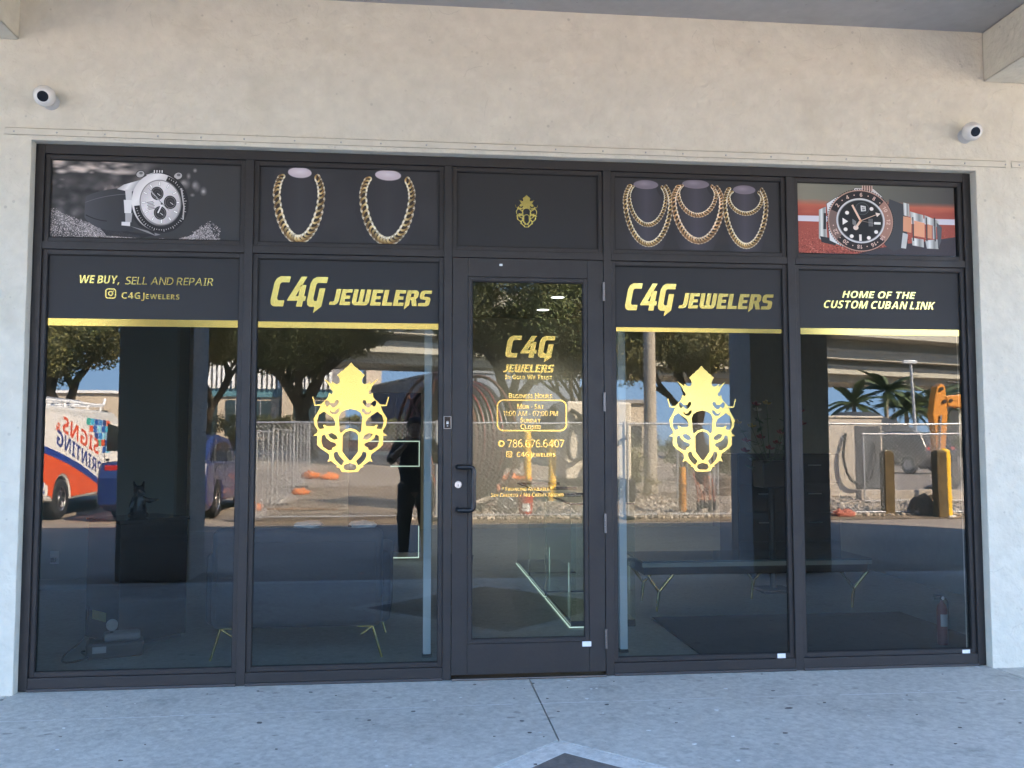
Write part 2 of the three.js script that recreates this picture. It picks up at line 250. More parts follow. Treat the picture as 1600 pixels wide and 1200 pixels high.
for (const [x, y, l] of [[1.525, 0.088, 'small white maker sticker on the sill of the bay right of the door'], [2.70, 0.082, 'small white maker sticker in the lower right corner of the shop front']]) solo('sticker', merge([bx(x - 0.025, x + 0.025, y - 0.0135, y + 0.0135, -0.0155, -0.0145)]), M.white, l, 'sticker');
{ // door access reader on the mullion
  const t = thing('access_reader', 'small dark access reader with pale rim on the mullion left of the door', 'card reader', [-0.479, 1.481, 0]);
  part(t, 'case', rbx(-0.0225, 0.0225, -0.037, 0.037, 0, 0.009, 0.007, 3), mat(0.5, 0.42, 0.37, 0.4)); part(t, 'face', rbx(-0.019, 0.019, -0.0335, 0.0335, 0.006, 0.0102, 0.006, 3), M.blackGloss);
  part(t, 'lock_symbol', merge([bx(-0.006, 0.006, -0.009, 0.0, 0.0101, 0.0106), bar([-0.004, 0, 0.0104], [-0.004, 0.007, 0.0104], 0.001, 0.001, 5), bar([0.004, 0, 0.0104], [0.004, 0.007, 0.0104], 0.001, 0.001, 5), bar([-0.004, 0.007, 0.0104], [0.004, 0.007, 0.0104], 0.001, 0.001, 5), bx(-0.004, 0.004, -0.022, -0.019, 0.0101, 0.0106)]), M.white);
}
// security cameras
function secCam(x, y, dirx, label) {
  const t = thing('security_camera', label, 'camera', [x, y, WZ], 0, 'cameras on the wall above the shop front');
  const q = new THREE.CylinderGeometry(0.042, 0.046, 0.045, 32); q.rotateX(Math.PI / 2); q.translate(0, 0, 0.022); part(t, 'base', q, mat(0.5, 0.5, 0.5, 0.5));
  const h = new THREE.Group(); h.name = 'head'; t.add(h); h.position.set(-dirx * 0.022, 0.012, 0.065); h.lookAt(t.position.x - dirx * 0.022 + dirx * 0.35, t.position.y + 0.012 - 0.42, WZ + 0.065 + 1.0);
  const prof = [[0.0, -0.05], [0.034, -0.046], [0.053, -0.02], [0.058, 0.0], [0.054, 0.03], [0.043, 0.047], [0.034, 0.052], [0.0285, 0.051]].map((p) => new THREE.Vector2(...p));
  const g = new THREE.LatheGeometry(prof, 36); g.rotateX(Math.PI / 2); part(h, 'shell', g, M.whitePaint);
  const f = new THREE.CylinderGeometry(0.029, 0.029, 0.004, 32); f.rotateX(Math.PI / 2); f.translate(0, 0, 0.0495); part(h, 'lens_face', f, M.blackGloss);
  const l = new THREE.CylinderGeometry(0.012, 0.012, 0.003, 24); l.rotateX(Math.PI / 2); l.translate(0, 0.004, 0.0525); part(h, 'lens', l, M.blackGloss);
}
secCam(-2.722, 3.283, 0.5, 'white turret security camera on the wall above the left end of the shop front');
secCam(2.752, 3.28, -0.3, 'white turret security camera on the wall above the right end of the shop front');
// ---------- printed films and gold lettering on the glass ----------
const FZ = -0.0325; // film surface on the fixed panes
function film(x0, x1, y0, y1, m, name, label, z = FZ) { return solo(name, rbx(x0, x1, y0, y1, z - 0.0012, z, 0.0003), m, label, 'window film'); }
function poster(x0, x1, y0, y1, draw, label) {
  const g = new THREE.PlaneGeometry(x1 - x0, y1 - y0); g.translate((x0 + x1) / 2, (y0 + y1) / 2, FZ + 0.0006);
  const t = canvasTex(1024, 440, draw); const o = solo('printed_poster', g, new THREE.MeshPhysicalMaterial({ map: t, color: lin(0.92, 0.92, 0.92), roughness: 0.6, side: THREE.DoubleSide }), label, 'poster');
  part(o, 'backing_film', rbx(x0, x1, y0, y1, FZ - 0.0014, FZ, 0.0003), M.vinyl); return o;
}
function blob(c, x, y, r, col, sx = 1, sy = 1) { c.save(); c.translate(x, y); c.scale(sx, sy); const g = c.createRadialGradient(0, 0, 0, 0, 0, r); g.addColorStop(0, col); g.addColorStop(1, col.replace(/[\d.]+\)$/, '0)')); c.fillStyle = g; c.beginPath(); c.arc(0, 0, r, 0, 7); c.fill(); c.restore(); }
function lg(c, x0, y0, x1, y1, stops) { const g = c.createLinearGradient(x0, y0, x1, y1); stops.forEach((s, i) => g.addColorStop(s[1] ?? i / (stops.length - 1), s[0])); return g; }
function pp(c, pts, fill, stroke, w) { c.beginPath(); pts.forEach((p, i) => (i ? c.lineTo(...p) : c.moveTo(...p))); c.closePath(); if (fill) { c.fillStyle = fill; c.fill(); } if (stroke) { c.strokeStyle = stroke; c.lineWidth = w || 2; c.stroke(); } }
function ell(c, x, y, rx, ry, rot, fill, stroke, w) { c.beginPath(); c.ellipse(x, y, rx, ry, rot, 0, 7); if (fill) { c.fillStyle = fill; c.fill(); } if (stroke) { c.strokeStyle = stroke; c.lineWidth = w || 2; c.stroke(); } }
// picture 1: steel chronograph on a dark rubber strap
poster(-2.742, -1.684, 2.538, 2.993, (c, W, H) => {
  seed = 31; c.fillStyle = '#363636'; c.fillRect(0, 0, W, H);
  for (let i = 0; i < 150; i++) blob(c, rr(-20, 560), rr(0, 300), rr(14, 60), `rgba(${rnd() < 0.5 ? '158,148,144' : '16,16,18'},${rr(0.12, 0.5)})`, rr(0.8, 1.4), rr(0.5, 1.0));
  for (let i = 0; i < 34; i++) blob(c, rr(0, 430), rr(-10, 76), rr(16, 40), `rgba(240,222,208,${rr(0.5, 0.95)})`, rr(1, 2.4), 0.6);
  for (let i = 0; i < 10; i++) blob(c, rr(690, 830), rr(20, 200), rr(10, 30), `rgba(215,206,200,${rr(0.35, 0.75)})`, 1, rr(0.6, 1.6));
  for (let i = 0; i < 15; i++) blob(c, rr(280, 380), rr(150, 190), rr(10, 22), 'rgba(200,180,170,0.35)');
  const sand = (n, f) => { for (let i = 0; i < n; i++) { const [x, y] = f(); const v = Math.floor(rr(70, 255)); c.fillStyle = `rgb(${v},${v * 0.95 | 0},${v * 0.93 | 0})`; c.fillRect(x, y, rr(1.5, 5), rr(1.5, 4)); } };
  sand(5200, () => { const x = rr(-5, 480), t = Math.max(0, x - 30) / 440, e = 40 * fbm(x / 900, 0.3, 2, 4); return [x, rr(262 + 140 * Math.pow(t, 0.75) + e * (1 + 0.4 * rnd()), H)]; });
  sand(2800, () => { const x = rr(540, 890), t = (x - 540) / 320; return [x, rr(432 - (t < 0.95 ? 120 * t * t * t : Math.max(0, 103 - (t - 0.95) * 700)) + 26 * fbm(x / 900, 0.7, 3, 3), H)]; });
  sand(500, () => { const x = rr(760, 910); return [x, rr(330 + Math.abs(x - 850) * 0.7, H)]; });
  for (let i = 0; i < 40; i++) blob(c, rr(0, 240), rr(270, 420), rr(15, 40), 'rgba(215,205,200,0.16)');
  pp(c, [[560, 420], [420, 405], [230, 350], [300, 430], [480, 440]], 'rgba(30,30,32,0.85)');
  c.beginPath(); c.moveTo(440, 150); c.quadraticCurveTo(250, 170, 188, 210); c.quadraticCurveTo(176, 228, 180, 330); c.quadraticCurveTo(240, 420, 440, 400); c.closePath(); c.fillStyle = lg(c, 180, 0, 440, 0, [['#4c4d50'], ['#38393c'], ['#2f3032']]); c.fill();
  c.strokeStyle = '#6a6b6e'; c.lineWidth = 3; c.beginPath(); c.moveTo(182, 246); c.quadraticCurveTo(280, 200, 430, 190); c.stroke(); c.strokeStyle = '#1b1b1d'; c.lineWidth = 5; c.beginPath(); c.moveTo(186, 316); c.quadraticCurveTo(240, 345, 300, 348); c.stroke();
  pp(c, [[348, 166], [384, 140], [480, 108], [470, 166], [420, 180]], lg(c, 350, 110, 470, 180, [['#8a8886'], ['#f4f1ee'], ['#77777a']]));
  pp(c, [[392, 168], [428, 168], [430, 226], [398, 226]], '#d5d1ce'); pp(c, [[386, 226], [432, 226], [428, 300], [392, 300]], '#ece9e6'); pp(c, [[396, 300], [434, 300], [430, 352], [398, 352]], '#b3b0ae'); pp(c, [[378, 350], [424, 350], [424, 374], [378, 370]], '#e8e4e0'); pp(c, [[420, 372], [520, 398], [590, 418], [560, 424]], '#8d8b8a');
  pp(c, [[430, 228], [480, 226], [560, 420], [470, 370], [440, 330]], '#1d1d1f');
  for (const [x, y] of [[472, 78], [676, 82]]) { ell(c, x, y, 24, 20, -0.4, '#bab6b3', '#303032', 4); ell(c, x + 3, y - 6, 10, 8, 0, '#6d6b6a'); }
  pp(c, [[500, 80], [540, 66], [600, 66], [640, 84], [620, 110], [520, 104]], '#d9d5d2', '#3a3a3a', 3); for (let i = 0; i < 8; i++) { c.fillStyle = i % 2 ? '#2d2d2f' : '#f0ece8'; c.fillRect(544 + i * 7, 52, 6, 30); }
  c.save(); c.translate(582, 236); c.rotate(-0.2);
  ell(c, 4, 2, 150, 172, 0, '#1b1b1d'); ell(c, -6, -2, 146, 166, 0, lg(c, -140, -150, 120, 150, [['#cfc9c5'], ['#f7f3ef'], ['#b9b2ae'], ['#3a3a3c'], ['#222224']]));
  c.strokeStyle = '#1a1a1c'; c.lineWidth = 30; c.beginPath(); c.ellipse(2, 4, 128, 148, 0, -1.1, 3.2); c.stroke();
  c.fillStyle = '#dcd8d5'; for (let i = 0; i < 44; i++) { const a = -1.1 + i * 4.3 / 44; c.save(); c.translate(2 + 130 * Math.cos(a), 4 + 150 * Math.sin(a)); c.rotate(a); c.fillRect(-2, -1.5, i % 4 ? 7 : 14, 3); c.restore(); }
  ell(c, 2, 0, 112, 130, 0, '#8f8a87'); ell(c, 2, 0, 106, 124, 0, lg(c, -90, -100, 90, 110, [['#c3bcb8'], ['#efe9e5'], ['#d8d1cc'], ['#b5aeaa']]));
  for (let i = 0; i < 500; i++) { const a = rr(0, 6.28), r = Math.sqrt(rnd()); c.fillStyle = `rgba(${rnd() < 0.5 ? 90 : 255},${rnd() < 0.5 ? 88 : 250},245,0.25)`; c.fillRect(2 + 100 * r * Math.cos(a), 118 * r * Math.sin(a), 3, 2); }
  for (let i = 0; i < 12; i++) { const a = i * Math.PI / 6 + 0.15; c.save(); c.translate(2 + 90 * Math.cos(a), 106 * Math.sin(a)); c.rotate(a); c.fillStyle = '#fffdf8'; c.fillRect(-10, -4, 22, 8); c.strokeStyle = '#6b6765'; c.lineWidth = 1; c.strokeRect(-10, -4, 22, 8); c.restore(); }
  for (const [x, y] of [[-6, -54], [54, 8], [-10, 58]]) { ell(c, x, y, 34, 38, 0, '#1c1b1d'); ell(c, x, y, 27, 31, 0, '#2b2a2c', '#9c9693', 2); ell(c, x, y, 14, 16, 0, null, '#5d5957', 2); c.strokeStyle = '#f0ece8'; c.lineWidth = 3; c.beginPath(); c.moveTo(x, y); c.lineTo(x + 14, y + 16); c.stroke(); }
  for (let i = 0; i < 6; i++) { c.fillStyle = '#4a4644'; c.fillRect(-72 + (i % 2) * 4, -14 + i * 8, 36, 3); }
  c.strokeStyle = '#f8f5f1'; c.lineWidth = 6; c.beginPath(); c.moveTo(10, 10); c.lineTo(-48, -92); c.stroke(); c.strokeStyle = '#4a4745'; c.lineWidth = 2; c.beginPath(); c.moveTo(10, 10); c.lineTo(-48, -92); c.stroke(); c.strokeStyle = '#f3efeb'; c.lineWidth = 8; c.beginPath(); c.moveTo(10, 10); c.lineTo(-22, 56); c.stroke(); c.strokeStyle = '#3a3836'; c.lineWidth = 2; c.beginPath(); c.moveTo(40, 52); c.lineTo(-20, -40); c.stroke(); ell(c, 8, 8, 6, 6, 0, '#4e4a48'); c.restore();
  c.fillStyle = '#c9c5c2'; pp(c, [[690, 150], [700, 152], [716, 260], [712, 330], [704, 330], [708, 256]], '#b8b4b1');
}, 'printed poster of a silver chronograph watch on black strap above the leftmost pane');
// chains
function chain(c, cx, y0, rx, ry, w, n, tone, tilt = 0) {
  const P = (t) => { const a = Math.PI * (1.22 - 1.44 * t), s = Math.sin(a); return [cx + rx * Math.cos(a) * (s < 0 ? 1 : 1 - 0.06 * s), y0 + ry * (s < 0 ? s * 0.62 : s)]; };
  for (let i = 0; i < n; i++) { const t = (i + 0.5) / n, [x, y] = P(t), [x2, y2] = P(Math.min(1, t + 0.004)), [x1, y1] = P(Math.max(0, t - 0.004)); const an = Math.atan2(y2 - y1, x2 - x1), s = w * (0.78 + 0.3 * Math.sin(Math.PI * t));
    c.save(); c.translate(x, y); c.rotate(an + 0.55); const f = rr(0.72, 1.06), q = (r, g, b) => `rgb(${Math.min(255, r * f) | 0},${Math.min(255, g * f) | 0},${Math.min(255, b * f) | 0})`;
    const cols = tone ? [q(238, 196, 140), q(255, 232, 196), q(146, 100, 56)] : [q(222, 190, 122), q(255, 248, 224), q(128, 92, 44)];
    ell(c, 0, 0, s * 0.66, s * 0.44, 0, 'rgba(34,24,12,0.95)'); ell(c, 0, 0, s * 0.56, s * 0.34, 0, 'rgba(46,32,16,1)', lg(c, -s * 0.5, -s * 0.45, s * 0.5, s * 0.45, [[cols[1]], [cols[0]], [cols[2]], [cols[1]]]), s * 0.27); ell(c, -s * 0.3, -s * 0.26, s * 0.2, s * 0.07, -0.5, 'rgba(255,253,240,0.95)'); ell(c, s * 0.42, s * 0.16, s * 0.12, s * 0.06, 0.9, 'rgba(255,248,225,0.8)'); c.restore(); }
}
function bust(c, cx, top, w, h, lit) {
  c.beginPath(); c.moveTo(cx - w * 0.46, top + 10); c.bezierCurveTo(cx - w * 0.5, top + h * 0.3, cx - w * 1.25, top + h * 0.25, cx - w * 1.3, top + h * 0.6); c.lineTo(cx - w * 0.7, top + h * 1.1); c.lineTo(cx + w * 0.7, top + h * 1.1); c.lineTo(cx + w * 1.3, top + h * 0.6); c.bezierCurveTo(cx + w * 1.25, top + h * 0.25, cx + w * 0.5, top + h * 0.3, cx + w * 0.46, top + 10); c.closePath();
  c.fillStyle = lg(c, cx - w, 0, cx + w, 0, [['#2a292c'], [lit], ['#2c2b2f']]); c.fill(); ell(c, cx, top + 16, w * 0.47, w * 0.18, 0, '#232226');
}
poster(-1.581, -0.530, 2.534, 2.987, (c, W, H) => { seed = 51; c.fillStyle = '#2c2c2e'; c.fillRect(0, 0, W, H); for (let i = 0; i < 40; i++) blob(c, rr(0, W), rr(0, H), rr(40, 120), `rgba(${rnd() < 0.6 ? '62,60,64' : '30,30,32'},0.2)`);
  for (const [x, w] of [[222, 118], [724, 132]]) { bust(c, x, 22, w * 1.08, 400, '#353437'); ell(c, x + 2, 36, w * 0.56, 31, 0.03, '#cbbcc0', '#8d8286', 3); blob(c, x, 32, 60, 'rgba(235,225,228,0.7)', 1, 0.4); chain(c, x, 160, w * 1.06, 262, 46, 30, 0); } }, 'printed poster of two thick gold link necklaces on black busts');
poster(0.527, 1.582, 2.536, 2.984, (c, W, H) => { seed = 61; c.fillStyle = '#2b2b2d'; c.fillRect(0, 0, W, H);
  for (const [x, t, w] of [[196, 22, 136], [500, 10, 150], [800, 36, 126]]) { bust(c, x, t + 6, w * 0.95, 380, '#47454e'); ell(c, x, t + 22, w * 0.56, 29, 0, '#7d747e', '#3e3a40', 3); blob(c, x - 12, t + 16, 50, 'rgba(160,150,158,0.7)', 1, 0.4); }
  chain(c, 205, 120, 112, 168, 25, 36, 0); chain(c, 208, 150, 138, 255, 31, 42, 0); chain(c, 508, 92, 116, 130, 26, 32, 1); chain(c, 512, 140, 148, 238, 36, 38, 1); chain(c, 806, 108, 104, 96, 24, 30, 0); chain(c, 806, 150, 128, 252, 32, 40, 0); }, 'printed poster of three black busts each wearing two gold chains');
// picture 5: two tone watch on red ground
poster(1.681, 2.728, 2.539, 2.986, (c, W, H) => {
  seed = 71; c.fillStyle = lg(c, 0, 0, W, 0, [['#8d8a78'], ['#6b6c62'], ['#4b4b49']]); c.fillRect(0, 0, W, H);
  c.fillStyle = lg(c, 0, 105, 0, 175, [['rgba(176,98,80,0)'], ['#c0674f'], ['#a94f40']]); c.fillRect(0, 105, W, 120); c.fillStyle = '#a85143'; c.fillRect(0, 175, W, H);
  for (let i = 0; i < 3000; i++) { const y = 248 + (H - 248) * Math.pow(rnd(), 0.8), s = 1.5 + (y - 248) / 34; const v = rnd(); c.fillStyle = v < 0.4 ? 'rgba(70,28,24,0.5)' : v < 0.8 ? 'rgba(190,98,78,0.6)' : 'rgba(232,150,126,0.6)'; c.fillRect(rr(0, W), y, s * rr(0.6, 1.6), s * 0.8); }
  c.fillStyle = '#dcd9e2'; c.fillRect(0, 208, W, 36); for (let i = 0; i < 30; i++) blob(c, rr(0, W), rr(110, 200), rr(20, 50), 'rgba(205,110,88,0.25)', 2, 0.5);
  pp(c, [[520, 400], [1024, 320], [1024, 440], [380, 440]], 'rgba(52,54,62,0.93)');
  const st = (x0, x1) => lg(c, x0, 0, x1, 0, [['#a9aeaa'], ['#f0f3ef'], ['#8c908e'], ['#d5d9d5']]);
  pp(c, [[600, 90], [708, 128], [712, 380], [620, 420], [560, 380]], '#3d4146');
  pp(c, [[690, 110], [728, 118], [730, 200], [692, 190]], st(690, 730)); pp(c, [[682, 300], [716, 310], [700, 400], [668, 396]], '#c9cdcb'); pp(c, [[732, 165], [818, 186], [820, 232], [736, 220]], st(732, 820)); pp(c, [[826, 186], [920, 222], [920, 262], [826, 238]], st(826, 920)); pp(c, [[738, 330], [816, 340], [816, 390], [742, 378]], st(738, 816)); pp(c, [[826, 345], [914, 336], [912, 398], [836, 396]], st(826, 914));
  pp(c, [[688, 196], [742, 206], [738, 300], [684, 290]], '#e0a27d'); pp(c, [[758, 222], [826, 236], [824, 328], [754, 318]], '#eaa883'); pp(c, [[846, 244], [872, 250], [870, 334], [842, 330]], '#d89a78'); pp(c, [[878, 252], [900, 256], [898, 336], [876, 334]], '#b5b9b8'); pp(c, [[904, 230], [938, 262], [930, 350], [908, 400]], '#595d62');
  for (const x of [746, 834, 888]) { c.fillStyle = '#3a3d42'; c.fillRect(x, 200, 8, 150); }
  pp(c, [[146, 170], [190, 150], [196, 380], [142, 348]], st(146, 196)); pp(c, [[176, 190], [192, 190], [190, 290], [172, 290]], '#23262a'); pp(c, [[150, 334], [250, 350], [250, 390], [160, 372]], '#25282d'); pp(c, [[196, 130], [260, 88], [330, 60], [300, 400], [210, 360]], '#e6e8e8', '#444', 3);
  pp(c, [[350, 60], [380, 26], [500, 28], [560, 80], [520, 110], [380, 96]], '#d5d3d0', '#3a3535', 3); for (let i = 0; i < 9; i++) { c.fillStyle = i % 2 ? '#6b4a40' : '#d9b9a8'; c.fillRect(426 + i * 7.6, 10, 7, 34); }
  c.save(); c.translate(412, 232);
  for (let i = 0; i < 84; i++) { const a = i * Math.PI / 42; pp(c, [[212 * Math.cos(a), 196 * Math.sin(a)], [216 * Math.cos(a + 0.04), 200 * Math.sin(a + 0.04)], [207 * Math.cos(a + 0.07), 190 * Math.sin(a + 0.07)]], '#2b2320'); }
  ell(c, 0, 0, 208, 192, 0, '#c39a88'); ell(c, 0, 0, 202, 186, 0, '#211c1d');
  c.strokeStyle = '#a98070'; c.lineWidth = 46; c.beginPath(); c.ellipse(0, 0, 179, 163, 0, -0.72, 0.72); c.stroke(); c.strokeStyle = '#7a645d'; c.beginPath(); c.ellipse(0, 0, 179, 163, 0, 2.45, 3.5); c.stroke();
  c.fillStyle = '#e5c3b2'; c.font = 'bold 34px sans-serif'; c.textAlign = 'center'; c.textBaseline = 'middle';
  [['2', 3.75], ['4', 4.24], ['6', 4.75], ['8', 5.24], ['10', 5.8], ['12', 0.02], ['14', 0.68], ['16', 1.1], ['18', 1.62], ['20', 2.16], ['22', 2.68]].forEach(([s, a]) => { c.save(); c.translate(179 * Math.cos(a), 163 * Math.sin(a)); c.rotate(a + Math.PI / 2); c.fillText(s, 0, 0); c.restore(); const b = a + 0.26; ell(c, 179 * Math.cos(b), 163 * Math.sin(b), 4, 4, 0, '#e5c3b2'); });
  ell(c, 0, 0, 156, 141, 0, '#d9dadb'); ell(c, 0, 0, 146, 131, 0, '#7f8082'); ell(c, 0, 0, 141, 127, 0, '#121619');
  c.fillStyle = '#f2efe8'; for (const [x, y] of [[-86, -48], [72, -76], [-98, 56], [-60, 98], [50, 106], [98, 68]]) ell(c, x, y, 13, 12, 0, '#f7f3ec', '#8b8780', 2);
  pp(c, [[-116, -16], [-116, 28], [-80, 6]], '#f7f3ec'); c.fillRect(86, 6, 42, 15); c.fillRect(-12, 86, 16, 40);
  ell(c, 12, -76, 42, 38, 0, '#23292c', '#5b6063', 3); pp(c, [[2, -96], [34, -92], [36, -62], [4, -58]], '#e9e9e6'); c.fillStyle = '#222'; c.font = 'bold 24px sans-serif'; c.save(); c.translate(19, -77); c.rotate(1.4); c.fillText('28', 0, 0); c.restore();
  c.strokeStyle = '#f0cdb4'; c.lineWidth = 13; c.beginPath(); c.moveTo(0, 0); c.lineTo(-52, -98); c.stroke(); c.lineWidth = 15; c.beginPath(); c.moveTo(0, 0); c.lineTo(-34, 46); c.stroke(); ell(c, -32, 44, 17, 15, 0, '#f3dfd0'); c.lineWidth = 4; c.beginPath(); c.moveTo(0, 0); c.lineTo(116, -46); c.stroke(); pp(c, [[96, -54], [130, -48], [106, -26]], '#f3e4d8'); c.strokeStyle = '#b7a69b'; c.lineWidth = 2; c.beginPath(); c.moveTo(0, 0); c.lineTo(84, 14); c.stroke(); ell(c, 0, 0, 9, 9, 0, '#d9a784');
  c.fillStyle = '#9a9c9c'; for (let i = 0; i < 4; i++) c.fillRect(-52 + i * 6, -10 + i * 4, 4, 34); for (let i = 0; i < 4; i++) c.fillRect(52 + i * 7, -14, 3, 48); c.restore();
}, 'printed poster of a two tone watch with black dial on red ground');
film(-0.4285, 0.4285, 2.5335, 2.982, M.vinyl, 'black_film', 'plain black film above the door carrying a small gold emblem');
film(-2.7455, -1.684, 2.0695, 2.4335, M.vinyl, 'black_film', 'black film band across the top of the leftmost tall pane');
film(-1.5815, -0.5295, 2.0665, 2.4335, M.vinyl, 'black_film', 'black film band on the tall pane left of the door');
film(0.5295, 1.5815, 2.0605, 2.4335, M.vinyl, 'black_film', 'black film band on the tall pane right of the door');
film(1.6845, 2.7435, 2.0705, 2.4335, M.vinyl, 'black_film', 'black film band across the top of the rightmost tall pane');
for (const [a, b, y0, y1, l] of [[-2.7455, -1.684, 2.0275, 2.0685, 'gold stripe under the black band on the leftmost pane'], [-1.5815, -0.5295, 2.0305, 2.0655, 'gold stripe under the black band left of the door'], [0.5295, 1.5815, 2.0335, 2.0595, 'thin gold stripe under the black band right of the door'], [1.6845, 2.7435, 2.0305, 2.0695, 'gold stripe under the black band on the rightmost pane']]) tag(film(a, b, y0, y1, M.gold, 'gold_stripe', l), l, 'stripe');
// logotype glyphs drawn by hand, height 1
const GL = {
  C: [[[.72, 1], [.25, 1], [.08, .93], [0, .78], [0, .2], [.06, .06], [.2, 0], [.66, 0], [.66, .2], [.36, .2], [.29, .27], [.29, .74], [.35, .8], [.72, .8]]],
  4: [[[.44, 1], [.72, 1], [.36, .35], [.48, .35], [.48, .72], [.76, .72], [.76, .35], [.86, .35], [.86, .19], [.76, .19], [.76, 0], [.48, 0], [.48, .19], [0, .19], [0, .25]]],
  G: [[[.78, 1], [.25, 1], [.08, .93], [0, .78], [0, .2], [.06, .06], [.2, 0], [.42, 0], [.42, -.21], [.76, .02], [.76, .62], [.48, .62], [.48, .2], [.36, .2], [.29, .27], [.29, .74], [.35, .8], [.78, .8]]],
  J: [[[.28, 1], [.58, 1], [.58, .26], [.48, .06], [.34, 0], [0, 0], [0, .2], [.2, .2], [.28, .28]]],
  E: [[[0, 0], [.68, 0], [.68, .21], [.3, .21], [.3, .40], [.6, .40], [.6, .60], [.3, .60], [.3, .79], [.68, .79], [.68, 1], [0, 1]]],
  W: [[[0, 1], [.29, 1], [.29, .22], [.42, .22], [.42, 1], [.7, 1], [.7, .22], [.83, .22], [.83, 1], [1.12, 1], [1.12, .2], [1.03, .05], [.9, 0], [.22, 0], [.09, .05], [0, .2]]],
  L: [[[0, 1], [.3, 1], [.3, .21], [.66, .21], [.66, 0], [0, 0]]],
  R: [[[0, 1], [.6, 1], [.74, .92], [.78, .8], [.78, .58], [.66, .45], [.82, 0], [.5, 0], [.36, .38], [.3, .38], [.3, .06], [0, -.22]], [[.3, .8], [.48, .8], [.48, .57], [.3, .57]]],
  S: [[[.74, 1], [.2, 1], [.05, .94], [0, .82], [0, .58], [.08, .45], [.44, .40], [.44, .21], [0, .21], [0, 0], [.56, 0], [.7, .06], [.74, .18], [.74, .46], [.66, .57], [.3, .62], [.3, .79], [.74, .79]]],
};
const GW = { C: .80, 4: .94, G: .90, J: .66, E: .77, W: 1.22, L: .73, R: .88, S: .80 };
function skewX(g, k) { g.applyMatrix4(new THREE.Matrix4().set(1, k, 0, 0, 0, 1, 0, 0, 0, 0, 1, 0, 0, 0, 0, 1)); return g; }
function logotype(t, str, x0, x1, y0, y1, z) {
  let w = 0; for (const ch of str) w += GW[ch]; w -= 0.07; const h = y1 - y0, sk = 0.2, sx = (x1 - x0 - sk * h * 0.9) / w; let x = 0;
  for (const ch of str) { const [o, hole] = GL[ch]; const g = extr(poly(o, hole ? [hole] : []), 0.0007); skewX(g.scale(sx, h, 1), sk); g.translate(x0 + x * sx, y0, z); part(t, 'letter', g, M.gold); x += GW[ch]; }
}
const LZ = FZ + 0.0012;
for (const [ax, l] of [[[-1.514, -1.176, 2.155, 2.332, -1.172, -0.574, 2.168, 2.262], 'large gold logotype lettering on the black band left of the door'], [[0.586, 0.915, 2.163, 2.329, 0.923, 1.524, 2.180, 2.274], 'large gold logotype lettering on the black band right of the door']]) {
  const t = thing('gold_lettering', l, 'lettering'); logotype(t, 'C4G', ...ax.slice(0, 4), LZ); logotype(t, 'JEWELERS', ...ax.slice(4), LZ);
}
const DZ = -0.0208; // face of the door glass
const fBold = await new FontLoader().loadAsync('fonts/droid/droid_sans_bold.typeface.json');
const fReg = await new FontLoader().loadAsync('fonts/droid/droid_sans_regular.typeface.json');
function words(t, name, str, x0, x1, y0, y1, z, o = {}) { // small capitals for lower case
  const gs = []; let x = 0; const font = o.font || fBold;
  for (const ch of str) { if (ch === ' ') { x += 0.32; continue; } const low = ch !== ch.toUpperCase(), g = new TextGeometry(ch.toUpperCase(), { font, size: low ? 0.78 : 1, depth: 0.0006, curveSegments: 4 }); g.computeBoundingBox(); const b = g.boundingBox; g.translate(x - b.min.x, 0, 0); gs.push(clean(g)); x += b.max.x - b.min.x + 0.11 + (o.gap || 0); }
  const g = merge(gs); g.computeBoundingBox(); const b = g.boundingBox; const sk = o.skew || 0, cap = 1.0; const hh = y1 - y0; g.translate(-b.min.x, 0, 0); g.scale((x1 - x0 - sk * hh) / (b.max.x - b.min.x), hh / cap, 1); if (sk) skewX(g, sk); g.translate(x0, y0, z); return part(t, name, g, M.gold);
}
function ring(w, h, r, th) { const rrp = (w, h, r) => { const p = []; for (const [sx, sy, a0] of [[1, 1, 0], [-1, 1, 1], [-1, -1, 2], [1, -1, 3]]) for (let k = 0; k <= 8; k++) { const a = (a0 + k / 8) * Math.PI / 2; p.push([sx * (w / 2 - r) + r * Math.cos(a), sy * (h / 2 - r) + r * Math.sin(a)]); } return p; }; return [rrp(w, h, r), rrp(w - 2 * th, h - 2 * th, Math.max(0.001, r - th)).reverse()]; }
function disc(cx, cy, r0, r1) { const o = [], h = []; for (let k = 0; k < 28; k++) { const a = k / 28 * 6.2832; o.push([cx + r1 * Math.cos(a), cy + r1 * Math.sin(a)]); if (r0) h.push([cx + r0 * Math.cos(a), cy + r0 * Math.sin(a)]); } return extr(poly(o, r0 ? [h.reverse()] : []), 0.0007); }
function camIcon(t, cx, cy, s, z) { const [o, h] = ring(s, s, s * 0.28, s * 0.12); const g = merge([extr(poly(o, [h]), 0.0007), disc(0, 0, s * 0.13, s * 0.25), disc(s * 0.24, s * 0.24, 0, s * 0.055)]); g.translate(cx, cy, z); return part(t, 'camera_icon', g, M.gold); }
{ const t = thing('gold_lettering', 'slim gold lettering with camera icon on the black band of the leftmost pane', 'lettering');
  words(t, 'text_line', 'WE BUY,', -2.578, -2.348, 2.272, 2.318, LZ, { skew: 0.12 }); words(t, 'text_line', 'SELL AND REPAIR', -2.322, -1.828, 2.269, 2.313, LZ, { font: fReg, skew: 0.14 });
  camIcon(t, -2.4, 2.2145, 0.06, LZ); words(t, 'text_line', 'C4GJewelers', -2.34, -2.02, 2.186, 2.223, LZ, { gap: 0.03 }); }
